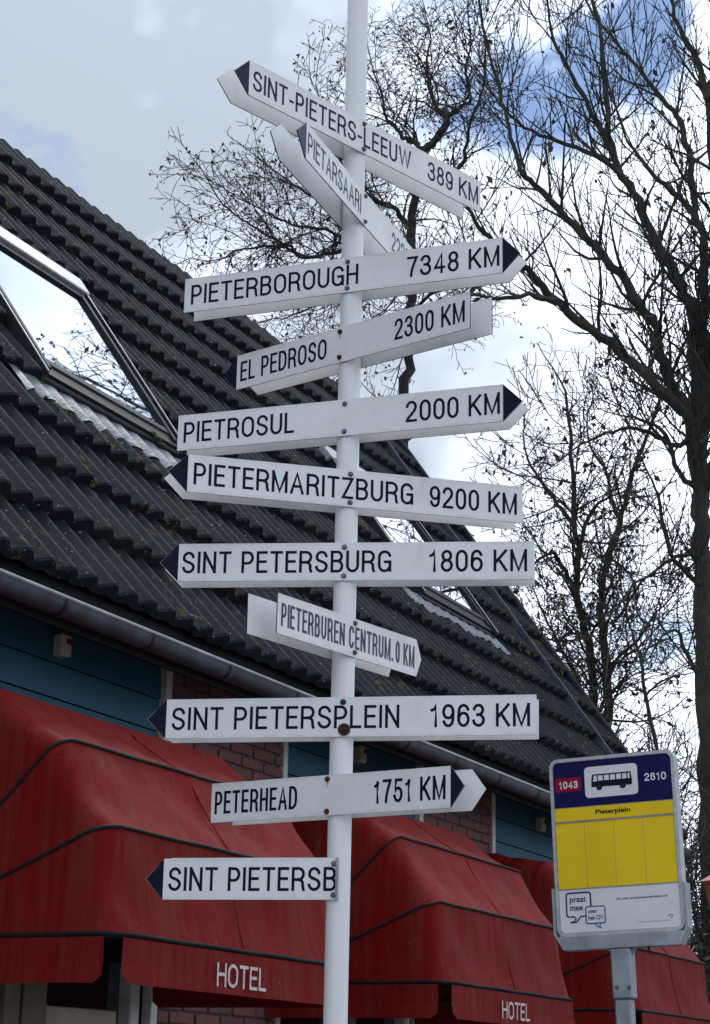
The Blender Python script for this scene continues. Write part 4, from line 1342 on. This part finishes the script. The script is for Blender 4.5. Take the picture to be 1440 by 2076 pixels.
LIMBS_B = [
 [(3.61,19.67,1.61,0.192),(3.62,19.67,2.68,0.186),(3.63,19.67,3.88,0.179),(3.63,19.67,5.12,0.173),(3.63,19.67,6.41,0.166),(3.64,19.67,7.21,0.160),(3.65,19.66,7.86,0.153),(3.66,19.66,8.41,0.147)],
 [(3.64,19.67,7.75,0.101),(3.55,19.52,8.46,0.093),(3.27,19.40,8.76,0.086),(2.81,19.31,9.22,0.078),(2.38,19.20,9.47,0.070),(2.07,19.07,9.67,0.063),(1.81,18.93,9.90,0.056),(1.69,18.78,9.95,0.048),(1.43,18.64,10.10,0.041),(1.24,18.49,10.20,0.034),(1.10,18.33,10.35,0.027),(0.99,18.17,10.51,0.021)],
 [(2.02,18.59,9.47,0.043),(1.73,18.52,9.48,0.036),(1.42,18.45,9.41,0.030),(1.16,18.36,9.41,0.024),(0.95,18.27,9.30,0.018),(0.75,18.18,9.10,0.012)],
 [(3.66,19.66,8.41,0.101),(3.48,19.61,8.78,0.095),(3.33,19.56,8.96,0.089),(3.24,19.49,9.26,0.083),(3.12,19.43,9.65,0.077),(2.89,19.39,10.00,0.071),(2.56,19.35,10.42,0.065),(2.44,19.29,10.47,0.059),(2.15,19.24,10.79,0.054),(1.90,19.19,11.04,0.048),(1.73,19.12,11.16,0.042),(1.63,19.05,11.46,0.036),(1.53,18.98,11.82,0.031),(1.40,18.91,12.30,0.025),(1.26,18.84,12.93,0.020),(1.23,18.76,13.42,0.014)],
 [(3.66,19.66,8.41,0.116),(3.65,19.74,9.12,0.108),(3.65,19.81,9.79,0.100),(3.60,19.89,10.10,0.092),(3.44,20.00,10.50,0.084),(3.28,20.10,10.96,0.075),(3.09,20.20,11.48,0.067),(2.90,20.30,11.96,0.058),(2.84,20.39,12.63,0.050),(2.82,20.46,13.33,0.041),(2.78,20.54,13.87,0.032),(2.67,20.63,14.36,0.024)],
 [(2.89,20.30,11.95,0.052),(2.70,20.24,12.38,0.045),(2.52,20.18,12.74,0.039),(2.32,20.12,13.08,0.032),(2.17,20.05,13.41,0.026),(2.11,19.97,13.77,0.019),(2.05,19.89,14.15,0.013)],
 [(3.10,20.26,11.51,0.052),(2.77,20.13,11.86,0.044),(2.32,20.01,11.98,0.036),(1.91,19.87,12.07,0.028),(1.63,19.71,12.20,0.020),(1.46,19.55,12.32,0.012)],
 [(3.66,19.66,8.30,0.111),(3.76,19.82,9.15,0.099),(3.82,19.98,9.91,0.087),(3.86,20.15,10.79,0.074),(3.81,20.33,11.30,0.061),(3.60,20.54,11.66,0.048),(3.31,20.77,12.15,0.035),(3.14,20.97,12.57,0.021)],
 [(3.83,20.44,11.35,0.063),(3.82,20.59,12.08,0.057),(3.76,20.75,12.67,0.050),(3.58,20.93,13.08,0.044),(3.37,21.11,13.52,0.037),(3.11,21.29,14.04,0.030),(2.86,21.47,14.49,0.023),(2.72,21.63,15.05,0.017)],
 [(3.67,19.66,8.30,0.111),(3.80,19.55,9.05,0.098),(3.86,19.45,9.92,0.085),(3.86,19.36,11.04,0.072),(3.80,19.29,12.17,0.060),(3.63,19.23,12.75,0.047),(3.45,19.18,13.14,0.035),(3.35,19.11,13.69,0.022)],
 [(3.88,19.52,9.95,0.086),(4.05,19.30,10.84,0.069),(4.25,19.08,11.62,0.053),(4.40,18.87,12.46,0.037),(4.60,18.64,13.30,0.022)],
 [(3.79,19.54,9.04,0.091),(4.04,19.22,9.60,0.076),(4.41,18.87,10.02,0.061),(4.76,18.52,10.54,0.046),(5.06,18.17,11.05,0.032),(5.27,17.84,11.67,0.019)],
 [(3.67,19.66,7.75,0.091),(3.92,19.12,8.23,0.075),(4.27,18.55,8.47,0.060),(4.69,17.96,8.68,0.045),(5.07,17.35,8.80,0.031),(5.38,16.76,9.01,0.018)],
 [(3.77,19.13,12.08,0.054),(3.90,19.00,12.65,0.043),(3.95,18.89,13.20,0.031),(4.00,18.78,13.87,0.019)],
 [(3.64,19.67,6.73,0.051),(3.49,19.49,6.79,0.043),(3.26,19.33,7.00,0.035),(3.14,19.14,7.37,0.027),(3.06,18.95,7.57,0.019),(2.89,18.78,7.83,0.012)],
 [(3.64,19.67,7.05,0.041),(3.45,19.54,7.04,0.034),(3.22,19.41,6.92,0.028),(3.04,19.28,6.75,0.022),(2.82,19.15,6.58,0.016),(2.65,19.02,6.29,0.010)],
 [(3.65,19.66,7.75,0.051),(3.39,19.38,7.88,0.040),(3.20,19.08,8.21,0.031),(2.90,18.80,8.26,0.021),(2.61,18.52,8.21,0.012)],
 [(3.63,19.67,5.63,0.041),(3.44,19.55,5.96,0.033),(3.33,19.42,6.19,0.025),(3.15,19.29,6.11,0.017),(3.00,19.17,5.87,0.010)],
 [(3.65,19.66,7.86,0.051),(3.53,19.53,8.31,0.045),(3.38,19.39,8.18,0.039),(3.13,19.28,8.24,0.034),(2.90,19.15,8.28,0.028),(2.58,19.04,8.18,0.023),(2.31,18.92,8.02,0.017),(2.09,18.78,7.81,0.012)]]
LIMBS_C = [
 [(2.75,21.83,1.61,0.084),(2.75,21.83,3.30,0.077),(2.74,21.83,4.92,0.071),(2.73,21.83,6.38,0.065),(2.65,21.84,6.79,0.059),(2.59,21.85,7.19,0.053),(2.61,21.84,7.71,0.047),(2.57,21.85,7.97,0.041),(2.56,21.85,8.43,0.035),(2.54,21.85,9.02,0.028),(2.50,21.86,9.51,0.022)],
 [(2.79,21.82,1.61,0.084),(2.84,21.78,3.29,0.078),(2.89,21.74,4.91,0.073),(2.89,21.71,5.90,0.068),(2.89,21.68,6.35,0.063),(2.83,21.65,6.84,0.058),(2.85,21.61,7.24,0.052),(2.93,21.57,7.57,0.047),(3.06,21.52,7.97,0.042),(3.14,21.47,8.33,0.037),(3.22,21.43,8.59,0.032),(3.35,21.37,8.93,0.027),(3.47,21.32,9.22,0.022)],
 [(2.61,21.84,7.71,0.039),(2.73,21.96,8.08,0.031),(2.89,22.08,8.36,0.023),(3.08,22.19,8.49,0.014)],
 [(2.85,21.82,6.83,0.028),(2.75,21.83,6.81,0.025),(2.67,21.84,6.97,0.022)],
 [(2.65,21.84,6.71,0.022),(2.44,21.61,6.65,0.017),(2.30,21.38,6.46,0.011)],
 [(2.56,21.85,7.27,0.039),(2.40,21.67,7.45,0.032),(2.27,21.48,7.57,0.025),(2.05,21.30,7.40,0.018),(1.89,21.11,7.18,0.011)],
 [(2.89,21.61,6.21,0.033),(3.03,21.39,6.39,0.027),(3.17,21.16,6.48,0.022),(3.32,20.94,6.71,0.016),(3.45,20.71,6.83,0.011)],
 [(2.95,21.60,6.78,0.028),(3.06,21.41,6.88,0.022),(3.24,21.22,7.18,0.016),(3.43,21.02,7.24,0.011)],
 [(2.57,21.85,7.97,0.036),(2.39,22.02,8.33,0.030),(2.23,22.19,8.62,0.024),(2.07,22.35,8.98,0.018),(2.03,22.51,9.35,0.011)],
 [(3.07,21.58,7.99,0.036),(2.98,21.70,8.30,0.030),(2.95,21.80,8.64,0.024),(2.79,21.92,8.98,0.017),(2.75,22.03,9.33,0.011)],
 [(2.79,21.82,5.48,0.033),(2.54,21.55,6.10,0.027),(2.29,21.28,6.49,0.020),(2.10,21.00,6.76,0.014),(1.97,20.71,6.96,0.008)]]
LIMBS_E = [
 [(2.99,18.76,1.66,0.034),(3.01,18.76,3.53,0.031),(3.01,18.76,4.47,0.028),(2.98,18.77,4.88,0.026),(2.88,18.78,5.38,0.023),(2.85,18.79,5.72,0.020),(2.78,18.80,5.98,0.017),(2.73,18.80,6.16,0.015),(2.67,18.81,6.49,0.012)],
 [(2.88,18.78,5.38,0.017),(2.97,18.67,5.47,0.014),(3.09,18.54,5.52,0.010),(3.26,18.41,5.54,0.007)],
 [(2.85,18.79,5.72,0.017),(2.96,18.87,5.96,0.014),(3.03,18.96,6.28,0.011),(3.15,19.04,6.61,0.007)]]


def ground_start(limbs, x, y, extra=1.25):
    l = limbs[0]
    return [[(x, y, -0.05, l[0][3] * extra)] + l] + limbs[1:]

stA = dict(levels=3, seg=(0.16, 0.11, 0.09), wander=(0.24, 0.28, 0.3), up=(0.05, 0.03, 0.0), tip=0.0040, gap=(0.13, 0.12), angle=((30, 65), (30, 70)), ratio=((0.35, 0.65), (0.35, 0.7)), r0=0.018)
tA = Tree(11); tA.thin = 0.52
for i, l in enumerate(ground_start(LIMBS_A, 0.55, 24.0)):
    if i == 0:
        tA.limb(l, stA, 0.55, 0.5, 0.5, 1.3)
    else:
        tA.limb(l, stA, 0.08, 0.13, 0.5, 1.5)
tA.leaves(0.5, 0.062, 1, 2)
tA.finish('alder_tree', 'fine twigged bare tree with shrivelled leaves rising behind the roof ridge and pole', (0.55, 24.0, 0), M['barkA'], M['twig'], M['dryleaf'])

stB = dict(levels=3, seg=(0.2, 0.14, 0.12), wander=(0.13, 0.12, 0.10), up=(0.13, 0.20, 0.22), tip=0.0050, gap=(0.17, 0.22), angle=((28, 60), (20, 45)), ratio=((0.45, 0.8), (0.4, 0.65)), r0=0.024, noDown=True)
tB = Tree(23); tB.thin = 0.72
for i, l in enumerate(ground_start(LIMBS_B, 3.64, 19.68)):
    if i == 0:
        tB.thin = 0.6
        tB.limb(l, stB, 0.78, 0.9, 0.4, 1.0, sides=14)
        tB.thin = 0.68
    else:
        tB.limb(l, stB, 0.08, 0.20, 0.6, 1.5, sides=10)
tB.leaves(0.045, 0.09, 2, 5)
tB.finish('ash_tree', 'tall bare tree with a thick mossy trunk and upswept limbs above the bus stop sign', (3.64, 19.68, 0), M['barkB'], M['twigB'], M['dryleaf'])

stC = dict(levels=3, seg=(0.16, 0.12, 0.10), wander=(0.20, 0.22, 0.24), up=(0.03, 0.03, 0.02), tip=0.0042, gap=(0.13, 0.13), angle=((30, 70), (30, 65)), ratio=((0.35, 0.65), (0.35, 0.65)), r0=0.018)
tC = Tree(37)
for i, l in enumerate(LIMBS_C):
    if i == 0: l = [(2.85, 21.8, -0.05, 0.10)] + l
    if i == 1: l = [(2.92, 21.75, -0.05, 0.10)] + l
    if i < 2:
        tC.limb(l, stC, 0.38, 0.15, 0.5, 1.7)
    else:
        tC.limb(l, stC, 0.10, 0.14, 0.45, 1.5)
tC.leaves(0.16, 0.085, 1, 3)
rr = tC.r
ivy = MB()
for _ in range(1500):
    k = rr.random()
    z = 3.2 + 4.2 * k * k if rr.random() < .85 else rr.uniform(3, 8)
    bx = (2.68 + rr.gauss(0, .16), 21.7 + rr.gauss(0, .16)) if rr.random() < 0.4 else (2.86 + rr.gauss(0, .17), 21.6 + rr.gauss(0, .17))
    c = Vector((bx[0], bx[1], z)) - Vector((2.85, 21.8, 0))
    a = Vector([rr.gauss(0, 1) for _ in range(3)]).normalized(); b = a.orthogonal().normalized(); s_ = rr.uniform(0.03, 0.06)
    ivy.add([c, c + a * s_ * .5 + b * s_ * .4, c + a * s_, c + a * s_ * .5 - b * s_ * .4], [(0, 1, 2), (0, 2, 3)])
oC = tC.finish('twin_stem_tree', 'slender twin stemmed bare tree with ivy rising beside the roof verge', (2.85, 21.8, 0), M['barkB'], M['twig'], M['dryleaf'])
ivy.build('ivy', M['ivy'], oC)

tE = Tree(41)
for i, l in enumerate(LIMBS_E):
    if i == 0: l = [(3.0, 18.75, -0.05, 0.05)] + l
    tE.limb(l, stC, 0.30 if i == 0 else 0.1, 0.22, 0.4, 1.2)
tE.leaves(0.05, 0.07)
tE.finish('young_sapling', 'thin leaning sapling between the twin stemmed tree and the thick mossy trunk', (3.0, 18.75, 0), M['barkB'], M['twig'], M['dryleaf'])

# bare tree on the right of the square; the roof windows mirror its branches
stD = dict(stB); stD['up'] = (0.06, 0.06, 0.05)
tD = Tree(53)
bD = Vector((8.2, 16.2, 0))
tD.limb([(8.2, 16.2, -0.05, 0.24), (8.25, 16.2, 1.5, 0.2), (8.2, 16.3, 3.2, 0.18), (8.3, 16.25, 5.0, 0.15)], stD, 0.9, 1.0, 0.5, 1.0)
for k in range(9):
    a = 2 * math.pi * k / 9 + 0.3
    z0 = 3.6 + 0.16 * k
    ln = 3.6 + 0.5 * math.sin(k * 2.1)
    dv = Vector((math.cos(a), math.sin(a), 0.75 + 0.25 * math.sin(k * 1.3)))
    p = Vector((8.25, 16.25, z0))
    tD.limb([(*(p + dv * ln * t + Vector((0.2 * math.sin(5 * t + k), 0.2 * math.cos(4 * t + k), 0.5 * t * t))), 0.085 * (1 - t) + 0.012) for t in (0, .2, .4, .6, .8, 1)], stD, 0.15, 0.42, 0.6, 1.6, sides=8)
tD.finish('bare_tree', 'bare tree at the right of the square, mirrored in the roof windows', bD, M['barkB'], M['twigB'])

# evergreen shrubs below the mossy trunk
def shrub(name, label, c, rx, ry, rz, nleaf, seed, mat, size=0.09, twigs=70):
    rr = random.Random(seed)
    t = thing(name, label, 'shrub', (c[0], c[1], 0), group='shrubs behind the hotel end')
    lobes = [(Vector((rr.uniform(-.7, .7) * rx, rr.uniform(-.7, .7) * ry, rz * rr.uniform(0.25, 0.95))), rr.uniform(0.22, 0.42)) for _ in range(26)]
    m = MB()
    for _ in range(nleaf):
        l, s = rr.choice(lobes)
        v = Vector([rr.gauss(0, 1) for _ in range(3)]).normalized() * rr.uniform(0.45, 1.12)
        p = l + Vector((v.x * rx * s, v.y * ry * s, v.z * rz * s * 0.7))
        if p.z < 0.05:
            continue
        a = Vector([rr.gauss(0, 1) for _ in range(3)]).normalized(); b = a.orthogonal().normalized(); q = size * rr.uniform(0.6, 1.3)
        m.add([p, p + a * q * .5 + b * q * .33, p + a * q, p + a * q * .5 - b * q * .33], [(0, 1, 2), (0, 2, 3)])
    m.build('foliage', mat, t)
    tw = Tree(seed + 1)
    st = dict(stC); st['up'] = (0.06, 0.04, 0.02); st['levels'] = 2
    for _ in range(twigs):
        p = Vector((rr.uniform(-.6, .6) * rx, rr.uniform(-.6, .6) * ry, rz * rr.uniform(0.05, 0.9)))
        d = Vector((p.x + rr.gauss(0, .5), p.y + rr.gauss(0, .5), rr.uniform(0.3, 1.6)))
        tw.grow(p, d, rr.uniform(0.8, 2.0), 0.012, 0, st)
    st_ = MB()
    for k in range(5):
        st_.tube([(Vector((rr.uniform(-.15, .15), rr.uniform(-.15, .15), -0.05)), 0.05), (Vector((rr.uniform(-.4, .4) * rx, rr.uniform(-.4, .4) * ry, rz * .4)), 0.035), (Vector((rr.uniform(-.6, .6) * rx, rr.uniform(-.6, .6) * ry, rz * .8)), 0.015)], 6)
    st_.build('stems', M['barkB'], t, smooth=True)
    tw.crown.build('twigs', M['twigB'], t, smooth=True)
    return t
shrub('evergreen_shrub', 'dense dark green shrub under the thick mossy trunk, right of the bus stop sign', (3.55, 18.2), 0.75, 0.8, 3.7, 6500, 61, M['hedge'], 0.085, 130)
shrub('evergreen_shrub', 'low leafy shrub tucked behind the farthest red awning and building corner', (3.15, 16.9), 0.42, 0.45, 2.5, 2600, 62, M['hedge'], 0.075, 40)
shrub('evergreen_shrub', 'twiggy shrub at the foot of the twin stemmed tree beyond the verge', (3.0, 20.4), 0.8, 0.7, 4.6, 1800, 63, M['ivy'], 0.07, 160)
